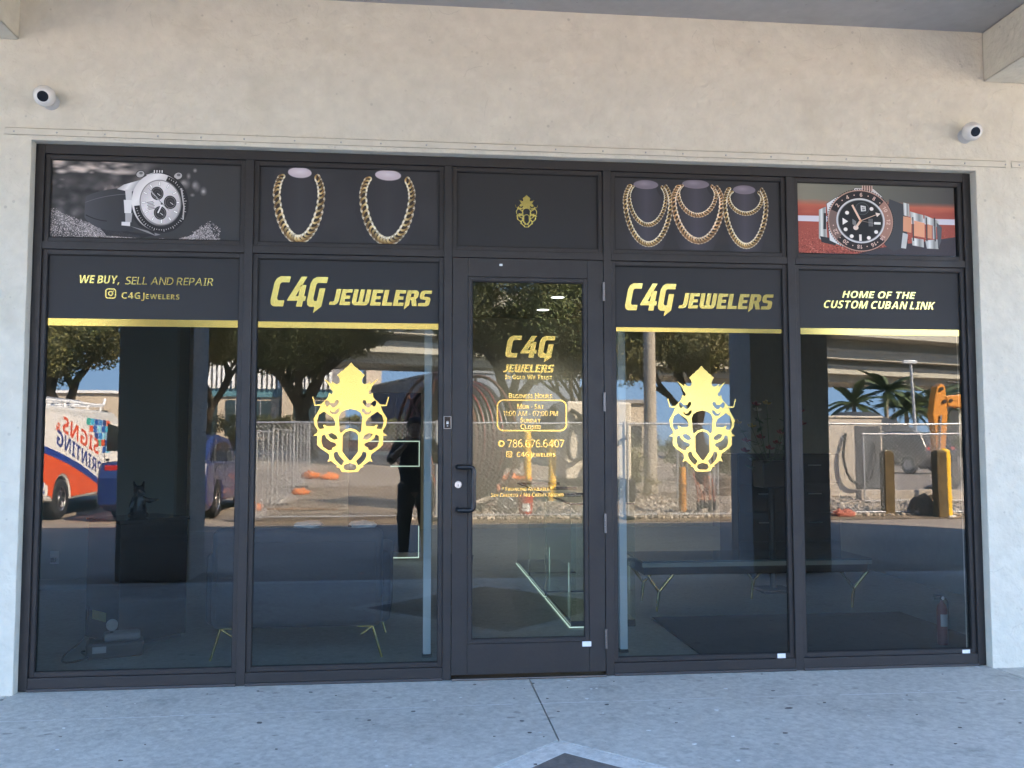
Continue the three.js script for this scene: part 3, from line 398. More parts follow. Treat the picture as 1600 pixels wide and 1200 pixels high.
{ const t = thing('gold_lettering', 'two line slanted gold lettering on the black band of the rightmost pane', 'lettering');
  words(t, 'text_line', 'HOME OF THE', 1.968, 2.452, 2.262, 2.305, LZ, { skew: 0.3, gap: 0.06 }); words(t, 'text_line', 'CUSTOM CUBAN LINK', 1.842, 2.58, 2.196, 2.244, LZ, { skew: 0.3, gap: 0.06 }); }
{ const t = thing('gold_lettering', 'gold shop name, opening hours and phone number on the door glass', 'lettering');
  logotype(t, 'C4G', -0.143, 0.168, 1.868, 1.999, DZ); logotype(t, 'JEWELERS', -0.15, 0.155, 1.78, 1.827, DZ);
  words(t, 'text_line', 'In Gold We Trust', -0.139, 0.143, 1.739, 1.766, DZ); words(t, 'text_line', 'Business Hours', -0.116, 0.143, 1.626, 1.657, DZ);
  const [o, h] = ring(0.42, 0.189, 0.042, 0.0085); const g = extr(poly(o, [h]), 0.0007); g.translate(0.0215, 1.5245, DZ); part(t, 'hours_box', g, M.gold);
  words(t, 'text_line', 'Mon - Sat', -0.066, 0.093, 1.563, 1.593, DZ); words(t, 'text_line', '11:00 AM - 07:00 PM', -0.15, 0.177, 1.521, 1.551, DZ, { font: fReg }); words(t, 'text_line', 'Sunday', -0.047, 0.073, 1.482, 1.511, DZ); words(t, 'text_line', 'Closed', -0.047, 0.073, 1.444, 1.473, DZ);
  words(t, 'text_line', '786.676.6407', -0.125, 0.214, 1.336, 1.381, DZ, { font: fReg });
  const pc = merge([disc(-0.161, 1.358, 0.0105, 0.02), tube([[-0.167, 1.364, 0], [-0.164, 1.357, 0], [-0.156, 1.352, 0]], 0.0018, 5).scale(1, 1, 0.3)]); pc.translate(0, 0, DZ); part(t, 'phone_icon', pc, M.gold);
  camIcon(t, -0.115, 1.295, 0.036, DZ); words(t, 'text_line', 'C4GJewelers', -0.07, 0.16, 1.28, 1.309, DZ);
  words(t, 'text_line', '* Financing Available *', -0.158, 0.142, 1.08, 1.103, DZ); words(t, 'text_line', 'Sin Credito / No Credit Needed', -0.222, 0.21, 1.046, 1.069, DZ); }
// emblem
const EO = [[400, 35], [365, 74], [338, 92], [333, 106], [308, 116], [298, 131], [272, 152], [288, 172], [298, 198], [294, 226], [272, 238], [243, 228], [220, 208], [224, 236], [148, 185], [174, 216], [204, 256], [214, 286], [232, 300], [235, 318], [224, 331], [199, 318], [193, 350], [184, 370], [128, 424], [76, 428], [56, 352], [46, 358], [68, 438], [124, 442], [104, 490], [62, 560], [68, 582], [73, 622], [101, 666], [96, 690], [60, 714], [98, 718], [98, 800], [130, 832], [205, 885], [212, 920], [193, 960], [222, 948], [272, 984], [290, 994], [270, 1004], [303, 1012], [325, 1050], [400, 1054]];
const EH = [[[163, 400], [180, 386], [198, 398], [212, 415], [252, 414], [262, 388], [284, 384], [292, 404], [270, 438], [246, 455], [226, 450], [206, 428], [186, 448], [168, 430]], [[212, 472], [226, 500], [256, 494], [272, 470], [296, 464], [292, 494], [266, 518], [230, 516], [211, 498]],
  [[95, 578], [110, 524], [154, 492], [196, 520], [240, 550], [262, 590], [258, 626], [212, 628], [182, 628], [162, 614], [148, 616], [160, 648], [116, 656], [100, 626]], [[194, 702], [230, 690], [272, 714], [286, 744], [250, 755], [214, 734]],
  [[140, 716], [168, 706], [180, 738], [214, 766], [258, 782], [274, 800], [260, 816], [234, 826], [236, 846], [202, 850], [150, 816], [136, 770]], [[250, 872], [284, 860], [300, 902], [346, 950], [326, 990], [300, 976], [266, 940], [250, 902]]];
const EC = [[[292, 545], [310, 502], [350, 478], [400, 468], [450, 478], [490, 502], [508, 545], [502, 620], [500, 670], [485, 690], [450, 660], [400, 646], [350, 660], [315, 690], [300, 670], [298, 620]], [[328, 716], [350, 684], [400, 667], [450, 684], [472, 716], [472, 862], [412, 942], [388, 942], [328, 862]], [[346, 985], [400, 968], [454, 985], [460, 1015], [440, 1035], [360, 1035], [340, 1015]]];
function emblem(x0, x1, y0, y1, z, label) {
  const mir = (p) => p.map(([x, y]) => [800 - x, y]).reverse(), T = ([x, y]) => [x0 + (x1 - x0) * (x - 46) / 708, y1 - (y1 - y0) * (y - 35) / 1019];
  const outline = [...EO, ...mir(EO.slice(1, -1))].map(T), holes = [...EH, ...EH.map(mir), ...EC].map((h) => h.map(T));
  return solo('gold_emblem', extr(poly(outline, holes), 0.0007).translate(0, 0, z), M.gold, label, 'emblem');
}
emblem(-1.262, -0.819, 1.192, 1.831, -0.0336, 'large gold openwork emblem on the glass left of the door');
emblem(0.848, 1.277, 1.188, 1.830, -0.0336, 'large gold openwork emblem on the glass right of the door');
emblem(-0.076, 0.061, 2.656, 2.855, LZ, 'small gold openwork emblem on the black film above the door');
// ---------- shop interior ----------
const RX = 4.2, RZ = -11.2, RH = 3.4;
M.intWall = mat(0.20, 0.225, 0.20, 0.85, { map: stuccoCol });
M.intFloor = mat(0.33, 0.35, 0.34, 0.35, { map: concCol });
M.intCeil = mat(0.10, 0.10, 0.10, 0.9);
const room = struct('shop_interior');
part(room, 'floor', bx(-RX, RX, -0.1, 0.0, RZ, -0.202), M.intFloor);
part(room, 'ceiling', bx(-RX, RX, RH, RH + 0.1, RZ, -0.206), M.intCeil);
part(room, 'wall', bx(-RX - 0.1, -RX, -0.1, RH + 0.1, RZ, -0.206), M.intWall); part(room, 'wall', bx(RX, RX + 0.1, -0.1, RH + 0.1, RZ, -0.206), M.intWall);
part(room, 'wall', bx(-RX - 0.1, RX + 0.1, -0.1, RH + 0.1, RZ - 0.1, RZ - 0.001), M.intWall);
part(room, 'partition', bx(-RX + 0.001, -2.95, 0.001, RH - 0.001, -3.75, -3.65), mat(0.20, 0.24, 0.24, 0.85));
part(room, 'skirting', bx(-RX + 0.001, -2.95, 0.001, 0.10, -3.648, -3.636), mat(0.3, 0.32, 0.32, 0.6));
// ceiling downlights
const glow = new THREE.MeshStandardMaterial({ color: 0xffffff, emissive: new THREE.Color(1, 0.98, 0.93), emissiveIntensity: 0.7, roughness: 0.5 });
[[1.31, -5.8, 'nearest round ceiling downlight seen through the top of the door'], [1.29, -7.1, 'second round ceiling downlight in the row behind the door'], [1.25, -8.3, 'third round ceiling downlight in the row behind the door'], [1.22, -9.4, 'fourth round ceiling downlight in the row behind the door'], [1.20, -10.4, 'farthest round ceiling downlight in the row behind the door'], [-1.8, -10.3, 'lone round ceiling downlight behind the pane left of the door']].forEach(([x, z, l], i) => {
  const t = thing('ceiling_downlight', l, 'downlight', [x, RH - 0.001, z], 0, 'downlights in the shop ceiling');
  part(t, 'trim_ring', new THREE.TorusGeometry(0.1, 0.012, 8, 28).rotateX(Math.PI / 2), M.white); part(t, 'diffuser', new THREE.CylinderGeometry(0.095, 0.095, 0.012, 28), glow);
  const s = new THREE.SpotLight(0xfff4e2, 0.5, 0, 1.15, 0.6, 2); s.name = 'downlight_beam'; s.position.set(x, RH - 0.03, z); s.target.position.set(x, 0, z); s.castShadow = true; s.shadow.radius = 3; scene.add(s); scene.add(s.target);
});
// sofa seen from behind
{ const t = thing('black_sofa', 'black leather sofa with gold legs seen from behind in the left window', 'sofa', [-1.40, 0, -1.0]);
  const leather = mat(0.012, 0.012, 0.014, 0.7, { bumpMap: stuccoBump, bumpScale: 0.006 });
  part(t, 'back', new RoundedBoxGeometry(1.06, 0.62, 0.16, 5, 0.05).translate(0, 0.51, 0.35), leather); part(t, 'seat', new RoundedBoxGeometry(1.06, 0.24, 0.72, 4, 0.05).translate(0, 0.32, -0.08), leather);
  for (const s of [-1, 1]) part(t, 'armrest', new RoundedBoxGeometry(0.12, 0.46, 0.76, 4, 0.045).translate(s * 0.52, 0.44, -0.03), leather);
  for (const s of [-1, 1]) part(t, 'seat_cushion', new RoundedBoxGeometry(0.45, 0.12, 0.56, 4, 0.04).translate(s * 0.228, 0.49, -0.02), leather);
  part(t, 'back_seam', merge([bar([-0.49, 0.735, 0.431], [0.49, 0.735, 0.431], 0.005, 0.005, 6), bar([-0.49, 0.735, 0.431], [-0.49, 0.26, 0.431], 0.005, 0.005, 6), bar([0.49, 0.735, 0.431], [0.49, 0.26, 0.431], 0.005, 0.005, 6)]), leather);
  for (const [sx, sz] of [[-1, 0.39], [1, 0.39], [-1, -0.36], [1, -0.36]]) part(t, 'leg', merge([bar([sx * 0.47, 0.2, sz], [sx * 0.53, 0.005, sz], 0.008), bar([sx * 0.47, 0.198, sz], [sx * 0.40, 0.15, sz], 0.006), bar([sx * 0.47, 0.2, sz], [sx * 0.38, 0.2, sz], 0.006)]), M.gold); }
{ seed = 5; for (const [x, l] of [[-1.34, 'larger crumpled pale paper on top of the sofa back'], [-1.0, 'smaller crumpled pale paper on top of the sofa back']]) { const g = new THREE.IcosahedronGeometry(0.05, 2), p = g.attributes.position; for (let i = 0; i < p.count; i++) { const k = 0.7 + 0.6 * fbm(p.getX(i) * 4 + x, p.getY(i) * 4, 2, 3); p.setXYZ(i, p.getX(i) * k * 1.9, p.getY(i) * k * 0.55, p.getZ(i) * k); } g.computeVertexNormals(); solo('crumpled_paper', g, mat(0.35, 0.37, 0.38, 0.9), l, 'paper', 'papers on the sofa', [x, 0.838, -0.65]); } }
{ // pedestal
  const t = thing('black_pedestal', 'tall glossy black square pedestal standing cornerwise behind the leftmost pane', 'pedestal', [-2.60, 0, -1.36], 0.80);
  part(t, 'body', rbx(-0.25, 0.25, 0.03, 0.82, -0.22, 0.22, 0.006, 2), M.blackGloss); part(t, 'top_plate', rbx(-0.26, 0.26, 0.821, 0.845, -0.23, 0.23, 0.004, 2), M.blackGloss); part(t, 'plinth', rbx(-0.23, 0.23, 0.001, 0.029, -0.2, 0.2, 0.003), M.blackMatte);
  part(t, 'warning_label', bx(-0.252, -0.2505, 0.16, 0.22, -0.12, 0.06), mat(0.4, 0.35, 0.05, 0.6)); }
// continuous figures from a distance field
function sdf(bones, k) { return (x, y, z) => { let d = 1e9; for (const b of bones) { const dx = b[3] - b[0], dy = b[4] - b[1], dz = b[5] - b[2], L = dx * dx + dy * dy + dz * dz; let t = L ? ((x - b[0]) * dx + (y - b[1]) * dy + (z - b[2]) * dz) / L : 0; t = t < 0 ? 0 : t > 1 ? 1 : t; const px = x - b[0] - dx * t, py = y - b[1] - dy * t, pz = (z - b[2] - dz * t) * (b[8] || 1); const e = Math.sqrt(px * px + py * py + pz * pz) - (b[6] + (b[7] - b[6]) * t); const h = Math.max(k - Math.abs(d - e), 0) / k; d = Math.min(d, e) - h * h * k * 0.25; } return d; }; }
function march(f, lo, hi, n) {
  const mc = new MarchingCubes(n, new THREE.MeshBasicMaterial(), false, false, 160000); mc.isolation = 0; const S = [(hi[0] - lo[0]) / 2, (hi[1] - lo[1]) / 2, (hi[2] - lo[2]) / 2], C = [(hi[0] + lo[0]) / 2, (hi[1] + lo[1]) / 2, (hi[2] + lo[2]) / 2];
  for (let k = 0; k < n; k++) for (let j = 0; j < n; j++) for (let i = 0; i < n; i++) mc.field[k * n * n + j * n + i] = -f(C[0] + S[0] * (i - n / 2) / (n / 2), C[1] + S[1] * (j - n / 2) / (n / 2), C[2] + S[2] * (k - n / 2) / (n / 2));
  mc.update(); const c = mc.count, g = new THREE.BufferGeometry(); const pos = new Float32Array(c * 3); for (let i = 0; i < c; i++) for (let a = 0; a < 3; a++) pos[3 * i + a] = C[a] + S[a] * mc.positionArray[3 * i + a];
  g.setAttribute('position', new THREE.BufferAttribute(pos, 3)); const m = mergeVertices(g, 1e-5); m.computeVertexNormals(); return m;
}
{ const t = thing('black_figurine', 'small black seated creature figurine with pointed ears on the pedestal', 'figurine', [-2.585, 0.846, -1.3], 0.25);
  const f = sdf([[0, 0.05, 0, 0, 0.1, -0.005, 0.055, 0.045], [-0.04, 0.02, 0.03, -0.05, 0.02, 0.06, 0.022, 0.018], [0.04, 0.02, 0.03, 0.05, 0.02, 0.06, 0.022, 0.018], [0, 0.1, 0, 0, 0.15, 0.01, 0.035, 0.028], [0, 0.185, 0.015, 0.01, 0.18, 0.03, 0.036, 0.026], [0.015, 0.175, 0.03, 0.03, 0.17, 0.05, 0.02, 0.014], [-0.02, 0.2, 0.0, -0.036, 0.245, -0.005, 0.014, 0.006], [0.02, 0.2, 0.0, 0.03, 0.245, -0.005, 0.014, 0.006], [0.03, 0.13, 0.01, 0.07, 0.115, 0.02, 0.016, 0.013], [0.07, 0.115, 0.02, 0.125, 0.122, 0.025, 0.013, 0.007], [-0.03, 0.13, 0.01, -0.05, 0.08, 0.03, 0.016, 0.012]], 0.016);
  part(t, 'body', march(f, [-0.14, -0.03, -0.14], [0.16, 0.27, 0.16], 64), M.blackGloss); }
{ // pump with its cable at the pedestal's foot
  const t = thing('small_pump', 'small dark compressor with grey tray and round gauge at the pedestal foot', 'machine', [-2.55, 0, -0.86], 0.3);
  part(t, 'base', rbx(-0.2, 0.14, 0.001, 0.1, -0.09, 0.09, 0.02, 3), M.black); part(t, 'tray', rbx(-0.1, 0.12, 0.1, 0.15, -0.07, 0.07, 0.02, 3), mat(0.10, 0.11, 0.12, 0.5)); part(t, 'gauge', new THREE.CylinderGeometry(0.035, 0.035, 0.03, 24).rotateX(Math.PI / 2).translate(-0.05, 0.2, 0.03), mat(0.16, 0.17, 0.17, 0.4)); part(t, 'gauge_stem', bar([-0.05, 0.1, 0.03], [-0.05, 0.18, 0.03], 0.01), M.black); part(t, 'label', bx(-0.16, -0.08, 0.04, 0.08, 0.0905, 0.0915), mat(0.25, 0.26, 0.27, 0.6));
  solo('power_cable', tube([[-2.97, 0.62, -1.62], [-2.965, 0.5, -1.6], [-2.93, 0.3, -1.4], [-2.84, 0.08, -1.05], [-2.87, 0.02, -0.8], [-2.8, 0.015, -0.62], [-2.7, 0.02, -0.7], [-2.78, 0.03, -0.85], [-2.72, 0.02, -0.9]], 0.006, 6, 70), M.black, 'thin black power cable trailing down to the small compressor', 'cable'); }
{ const t = thing('wall_socket', 'pale wall socket with a plug low on the partition behind the leftmost pane', 'socket', [-4.01, 0.3, -3.64]); part(t, 'plate', rbx(-0.04, 0.04, -0.06, 0.06, 0, 0.006, 0.003), mat(0.5, 0.52, 0.52, 0.5)); part(t, 'plug', rbx(-0.02, 0.02, -0.04, 0.0, 0.006, 0.05, 0.006), M.black); }
for (const [x, l] of [[-0.585, 'slim white floor to ceiling post behind the glass left of the door'], [0.693, 'slim white floor to ceiling post behind the glass right of the door']]) { const t = thing('white_post', l, 'post', [x, 0, -0.6], 0, 'white posts flanking the entrance'); part(t, 'shaft', rbx(-0.025, 0.025, 0.021, RH - 0.002, -0.025, 0.025, 0.003), mat(0.55, 0.57, 0.57, 0.5)); part(t, 'foot', rbx(-0.03, 0.03, 0.001, 0.02, -0.03, 0.03, 0.003), M.blackMatte); }
// LED edged glass show cases
const led = new THREE.MeshStandardMaterial({ color: 0xffffff, emissive: new THREE.Color(0.78, 1, 0.8), emissiveIntensity: 0.07, roughness: 0.5 });
M.caseGlass = new THREE.MeshPhysicalMaterial({ color: lin(0.9, 0.95, 0.93), transmission: 1, thickness: 0, roughness: 0, ior: 1.3, side: THREE.DoubleSide });
[[-4.98, -3.92, 'farthest LED edged glass show case behind the door'], [-3.86, -2.74, 'middle LED edged glass show case behind the door'], [-2.68, -1.38, 'nearest LED edged glass show case behind the door']].forEach(([z0, z1, l]) => {
  const t = thing('glass_show_case', l, 'show case', [0.47, 0, z1], 0, 'show cases in a row behind the door'); const d = z0 - z1;
  part(t, 'led_strip', merge([bx(0, 0.007, 0.004, 0.010, d, 0), bx(0.008, 0.23, 0.004, 0.010, -0.007, 0), bx(0.223, 0.23, 0.011, 0.3, -0.007, 0)]), led);
  part(t, 'base', rbx(0.014, 0.5, 0.002, 0.05, d, -0.014, 0.003), M.blackGloss); part(t, 'glass', bx(0.016, 0.5, 0.051, 0.9, d + 0.01, -0.014), M.caseGlass); part(t, 'top_rim', merge([bx(0.012, 0.5, 0.901, 0.915, d, d + 0.015), bx(0.012, 0.5, 0.901, 0.915, -0.03, -0.014), bx(0.012, 0.026, 0.901, 0.915, d + 0.016, -0.031)]), M.black);
});
{ const t = thing('glass_show_case', 'LED outlined wall show case far behind the pane left of the door', 'show case', [-1.0, 0, -6.2]); part(t, 'led_strip', merge([bx(-0.38, 0.385, 1.38, 1.392, 0, 0.012), bx(0.373, 0.385, 1.08, 1.379, 0, 0.012), bx(0.02, 0.385, 1.068, 1.079, 0, 0.012)]), led); part(t, 'led_strip', merge([bx(0.05, 0.38, 0.03, 0.042, 0.8, 0.812), bx(0.37, 0.38, 0.043, 0.4, 0.8, 0.812)]), led); part(t, 'cabinet', rbx(-0.5, 0.4, 0.002, 2.0, -0.5, -0.02, 0.004), M.black); }
{ // low glass table and rug
  solo('black_rug', rbx(1.16, 3.2, 0.001, 0.014, -1.68, -0.32, 0.004), mat(0.012, 0.012, 0.014, 1), 'plain black rug on the shop floor behind the two right panes', 'rug');
  const t = thing('glass_table', 'long low dark glass table with gold splayed legs behind the two right panes', 'table', [2.1, 0, -2.2]);
  part(t, 'table_top', rbx(-0.95, 0.98, 0.40, 0.415, -0.34, 0.32, 0.004, 2), mat(0.05, 0.085, 0.09, 0.05)); part(t, 'front_trim', rbx(-0.95, 0.98, 0.365, 0.399, 0.29, 0.32, 0.003), mat(0.26, 0.26, 0.22, 0.4)); part(t, 'lower_box', rbx(-0.93, 0.96, 0.30, 0.364, -0.32, 0.28, 0.004), M.black);
  for (const [x, z] of [[-0.8, -0.25], [0.18, -0.25], [-0.8, 0.25], [0.85, 0.25]]) part(t, 'leg', merge([bar([x, 0.16, z], [x - 0.02, 0.004, z], 0.016, 0.01), bar([x, 0.16, z], [x - 0.1, 0.298, z], 0.012, 0.016), bar([x, 0.16, z], [x + 0.12, 0.298, z], 0.012, 0.016)]), M.gold); }
{ const t = thing('drawer_cabinet', 'black drawer cabinet with short metal handles deep inside the right windows', 'cabinet', [3.2, 0, -4.1]); part(t, 'carcass', rbx(-0.55, 0.55, 0.02, 1.25, -0.3, 0.28, 0.005), M.black); for (let r = 0; r < 4; r++) for (const s of [-1, 1]) { const d = part(t, 'drawer', rbx(s > 0 ? 0.006 : -0.54, s > 0 ? 0.54 : -0.006, 0.06 + r * 0.295, 0.345 + r * 0.295, 0.281, 0.3, 0.003), M.black); part(d, 'handle', rbx(s * 0.27 - 0.07, s * 0.27 + 0.07, 0.24 + r * 0.295, 0.252 + r * 0.295, 0.302, 0.32, 0.003), M.steel); } }
{ const t = thing('fire_extinguisher', 'red fire extinguisher with white label in the right corner of the window', 'extinguisher', [2.86, 0, -0.53]); t.scale.set(0.62, 0.8, 0.62);
  part(t, 'cylinder', new THREE.LatheGeometry([[0, 0.005], [0.05, 0.005], [0.055, 0.02], [0.055, 0.30], [0.045, 0.34], [0.018, 0.365], [0.016, 0.38], [0, 0.38]].map((p) => new THREE.Vector2(...p)), 28), mat(0.13, 0.008, 0.01, 0.4)); part(t, 'label', new THREE.CylinderGeometry(0.0556, 0.0556, 0.1, 24, 1, true, -0.8, 1.6).translate(0, 0.22, 0), mat(0.35, 0.37, 0.4, 0.6)); part(t, 'valve', merge([bar([0, 0.38, 0], [0, 0.41, 0], 0.014), rbx(-0.09, 0.015, 0.41, 0.425, -0.01, 0.01, 0.003), rbx(-0.08, 0.015, 0.385, 0.397, -0.01, 0.01, 0.003)]), M.black); part(t, 'hose', tube([[0.015, 0.395, 0], [0.06, 0.38, 0], [0.075, 0.28, 0], [0.07, 0.15, 0]], 0.008, 8), M.rubber); part(t, 'gauge', new THREE.CylinderGeometry(0.014, 0.014, 0.012, 16).rotateX(Math.PI / 2).translate(0.005, 0.4, 0.018), M.white); }
{ const t = thing('waste_bin', 'small black waste bin on the floor behind the lower left of the door', 'bin', [-0.31, 0, -2.5]); part(t, 'bucket', new THREE.LatheGeometry([[0, 0.004], [0.11, 0.004], [0.14, 0.4], [0.146, 0.405], [0.138, 0.405], [0.107, 0.012], [0, 0.012]].map((p) => new THREE.Vector2(...p)), 28), M.black); }
{ // flower arrangement on a stand
  seed = 17; const t = thing('flower_arrangement', 'tall arrangement of red and yellow flowers deep inside the right windows', 'flowers', [2.62, 0, -2.85]); const leaf = mat(0.04, 0.09, 0.03, 0.7);
  part(t, 'stand', merge([rbx(-0.15, 0.15, 0.001, 0.03, -0.15, 0.15, 0.01), bar([0, 0.03, 0], [0, 0.95, 0], 0.03), rbx(-0.13, 0.13, 0.95, 1.2, -0.13, 0.13, 0.02)]), M.black);
  for (let i = 0; i < 16; i++) { const a = i * 2.4, r = 0.1 + 0.26 * Math.sqrt(i / 16), x = r * Math.cos(a), z = r * 0.6 * Math.sin(a), y = 1.38 + rr(0, 0.5) - r * 0.5; part(t, 'stem', bar([x * 0.2, 1.15, z * 0.2], [x, y, z], 0.004, 0.003, 5), leaf); const pet = []; for (let k = 0; k < 12; k++) { const g = new THREE.SphereGeometry(0.03, 7, 5); g.scale(0.85, 0.35, 0.6); g.translate(0.026, 0, 0); g.rotateZ(0.3 + 0.9 * (k % 3) / 3); g.rotateY(k * 2.1); g.translate(x, y, z); pet.push(g); } part(t, 'flower', merge(pet), i % 5 === 2 ? mat(0.5, 0.36, 0.06, 0.7) : i % 4 === 3 ? mat(0.45, 0.45, 0.4, 0.7) : mat(0.22, 0.015, 0.02, 0.7)); for (let k = 0; k < 2; k++) { const g = new THREE.SphereGeometry(0.05, 7, 4); g.scale(1.3, 0.08, 0.4); g.rotateZ(rr(-0.6, 0.6)); g.rotateY(rr(0, 6)); g.translate(x * 0.8, y - rr(0.06, 0.2), z * 0.8); part(t, 'leaf', g, leaf); } } }
// ---------- the photographer, mirrored in the glass ----------
{
  const t = thing('person', 'person in dark shirt and trousers holding up a phone, mirrored left of the door', 'person', [-0.66, 0, 5.62], Math.PI); // faces the shop front
  // local: +z is forward, +x is the person's left hand side
  const sk = mat(0.32, 0.19, 0.13, 0.6), hair = mat(0.012, 0.010, 0.009, 0.8), shirt = mat(0.018, 0.020, 0.028, 0.9), trousers = mat(0.045, 0.048, 0.05, 0.9);
  const legs = [], feet = [];
  for (const s of [-1, 1]) { legs.push([s * 0.09, 0.84, 0, s * 0.125, 0.47, 0.02, 0.105, 0.072], [s * 0.125, 0.47, 0.02, s * 0.14, 0.09, -0.01, 0.068, 0.05]); feet.push([s * 0.135, 0.045, -0.04, s * 0.155, 0.035, 0.15, 0.042, 0.035]); }
  const torso = [[0, 0.86, 0, 0, 1.05, 0.0, 0.165, 0.16, 1.35], [0, 1.05, 0, 0, 1.26, 0.0, 0.16, 0.17, 1.4], [-0.165, 1.33, 0, 0.165, 1.33, 0, 0.07, 0.07], [0, 1.36, 0, 0, 1.45, 0.02, 0.056, 0.052]];
  const sh = (s) => [s * 0.195, 1.325, 0], el = (s) => [s * 0.275, 1.17, 0.13], wr = (s) => [s * 0.118, 1.335, 0.26];
  const arms = [-1, 1].flatMap((s) => [[...sh(s), ...el(s), 0.06, 0.05], [...el(s), ...wr(s), 0.046, 0.03]]);
  const head = [[0, 1.535, 0.02, 0, 1.575, 0.005, 0.078, 0.086, 0.92], [0, 1.48, 0.05, 0, 1.50, 0.05, 0.045, 0.055], [0, 1.53, 0.10, 0, 1.51, 0.115, 0.010, 0.015], [-0.08, 1.53, 0.01, -0.082, 1.55, 0.0, 0.014, 0.016], [0.08, 1.53, 0.01, 0.082, 1.55, 0.0, 0.014, 0.016], [-0.022, 1.472, 0.095, 0.022, 1.472, 0.095, 0.010, 0.010]];
  const all = [...legs, ...torso, ...arms];
  const body = march(sdf([...all, ...feet.map((b) => b.slice())], 0.035), [-0.45, -0.02, -0.45], [0.45, 1.5, 0.45], 96);
  const hd = march(sdf([...head, [0, 1.36, 0, 0, 1.46, 0.02, 0.056, 0.052]], 0.02), [-0.14, 1.36, -0.14], [0.14, 1.68, 0.16], 80);
  // hands: palm and five curled fingers round the phone's edge
  const hands = [-1, 1].map((s) => { const [wx, wy, wz] = wr(s); const b = [[wx, wy, wz, wx - s * 0.018, wy + 0.045, wz + 0.012, 0.026, 0.03, 1.4]]; for (let k = 0; k < 4; k++) { const y = wy + 0.02 + k * 0.019, len = [0.8, 0.95, 1, 0.9][k]; const a = [wx - s * 0.012, y + 0.012, wz + 0.03], c = [wx - s * 0.022, y + 0.016, wz + 0.03 + 0.03 * len], d = [wx - s * (0.022 + 0.03 * len), y + 0.018, wz + 0.052], e = [wx - s * (0.022 + 0.045 * len), y + 0.018, wz + 0.046]; b.push([...a, ...c, 0.0095, 0.009], [...c, ...d, 0.009, 0.008], [...d, ...e, 0.008, 0.007]); } b.push([wx - s * 0.005, wy + 0.02, wz + 0.005, wx - s * 0.035, wy + 0.05, wz - 0.008, 0.012, 0.010], [wx - s * 0.035, wy + 0.05, wz - 0.008, wx - s * 0.055, wy + 0.065, wz + 0.0, 0.010, 0.008]); return march(sdf(b, 0.008), [wx - 0.1, wy - 0.05, wz - 0.06], [wx + 0.1, wy + 0.15, wz + 0.14], 56); });
  part(t, 'body', merge([body, hd, ...hands].map((g) => g.toNonIndexed())), sk);
  const cut = (b, y0, y1) => { const f = sdf(b.map((q) => [q[0], q[1], q[2], q[3], q[4], q[5], q[6] + 0.012, q[7] + 0.012, q[8]]), 0.04); return (x, y, z) => Math.max(f(x, y, z), y0 - y, y - y1); };
  part(t, 'shirt', march(cut([...torso.slice(0, 3), [...torso[3].slice(0, 4), 1.4, 0.01, 0.05, 0.045], ...arms.filter((_, i) => i % 2 === 0)], 0.78, 1.42), [-0.45, 0.7, -0.4], [0.45, 1.5, 0.4], 88), shirt);
  part(t, 'trousers', march(cut([...legs, [0, 0.86, 0, 0, 0.9, 0, 0.13, 0.13, 1.35]], 0.065, 0.88), [-0.4, 0.0, -0.4], [0.4, 1.0, 0.4], 88), trousers);
  for (const f of feet) part(t, 'shoe', march(cut([f], 0.002, 0.12), [f[0] - 0.15, -0.02, -0.12], [f[0] + 0.15, 0.28, 0.24], 40), M.black);
  const hf = sdf(head.slice(0, 1).map((q) => [q[0], q[1] + 0.012, q[2] - 0.012, q[3], q[4] + 0.012, q[5] - 0.012, q[6] + 0.012, q[7] + 0.012, 0.92]), 0.02); part(t, 'hair', march((x, y, z) => Math.max(hf(x, y, z), (z - 0.055) + (1.56 - y) * 0.9), [-0.15, 1.42, -0.15], [0.15, 1.72, 0.15], 64), hair);
  for (const s of [-1, 1]) part(t, 'eye', new THREE.SphereGeometry(0.009, 10, 8).translate(s * 0.03, 1.545, 0.092), M.blackGloss);
}
solo('phone', rbx(-0.735, -0.585, 1.325, 1.40, 5.324, 5.332, 0.004, 2), M.blackGloss, 'black phone held up in both hands by the mirrored photographer', 'phone');
// ---------- the lot across the arcade (what the glass mirrors) ----------
const gy = (x, z) => (0.92 * smooth(13, 30, z) + 0.5 * smooth(30.6, 34.5, z)) * (1 - smooth(1.5, 8, x));
function sheet(x0, x1, z0, z1, nx, nz, dy, extra = () => 0) {
  const g = new THREE.PlaneGeometry(x1 - x0, z1 - z0, nx, nz); g.rotateX(-Math.PI / 2); g.translate((x0 + x1) / 2, 0, (z0 + z1) / 2); const p = g.attributes.position, uv = g.attributes.uv;
  for (let i = 0; i < p.count; i++) { const x = p.getX(i), z = p.getZ(i); p.setY(i, gy(x, z) + dy + extra(x, z)); uv.setXY(i, x, z); } g.computeVertexNormals(); return g;
}
struct('parking_lot', sheet(-70, 90, 3.872, 140, 160, 136, -0.004), M.asphalt);
struct('ground', (() => { const g = new THREE.PlaneGeometry(1600, 1600); g.rotateX(-Math.PI / 2); g.translate(0, -0.25, 0); return metreUV(g); })(), M.grass);
struct('kerb', merge([bx(-12, 12, -0.12, -0.001, 3.722, 3.87)]), M.concreteEdge);
struct('bare_earth', sheet(-3.4, 14, 10.2, 18.5, 60, 40, 0.004, (x, z) => 0.05 * fbm(x * 0.09 + 0.5, z * 0.09, 1, 4) * smooth(10.3, 11.2, z) * smooth(-3.4, -1.8, x)), M.dirt);
struct('mulch_bed', sheet(-60, 4, 30.6, 36.5, 90, 20, 0.03, (x, z) => 0.12 * fbm(x * 0.08 + 0.5, z * 0.1, 1, 4)), M.mulch);
struct('lawn', sheet(-60, -5.2, 30.35, 31.9, 60, 6, 0.08, (x, z) => 0.05 * fbm(x * 0.2, z * 0.2, 1, 4)), M.grass);
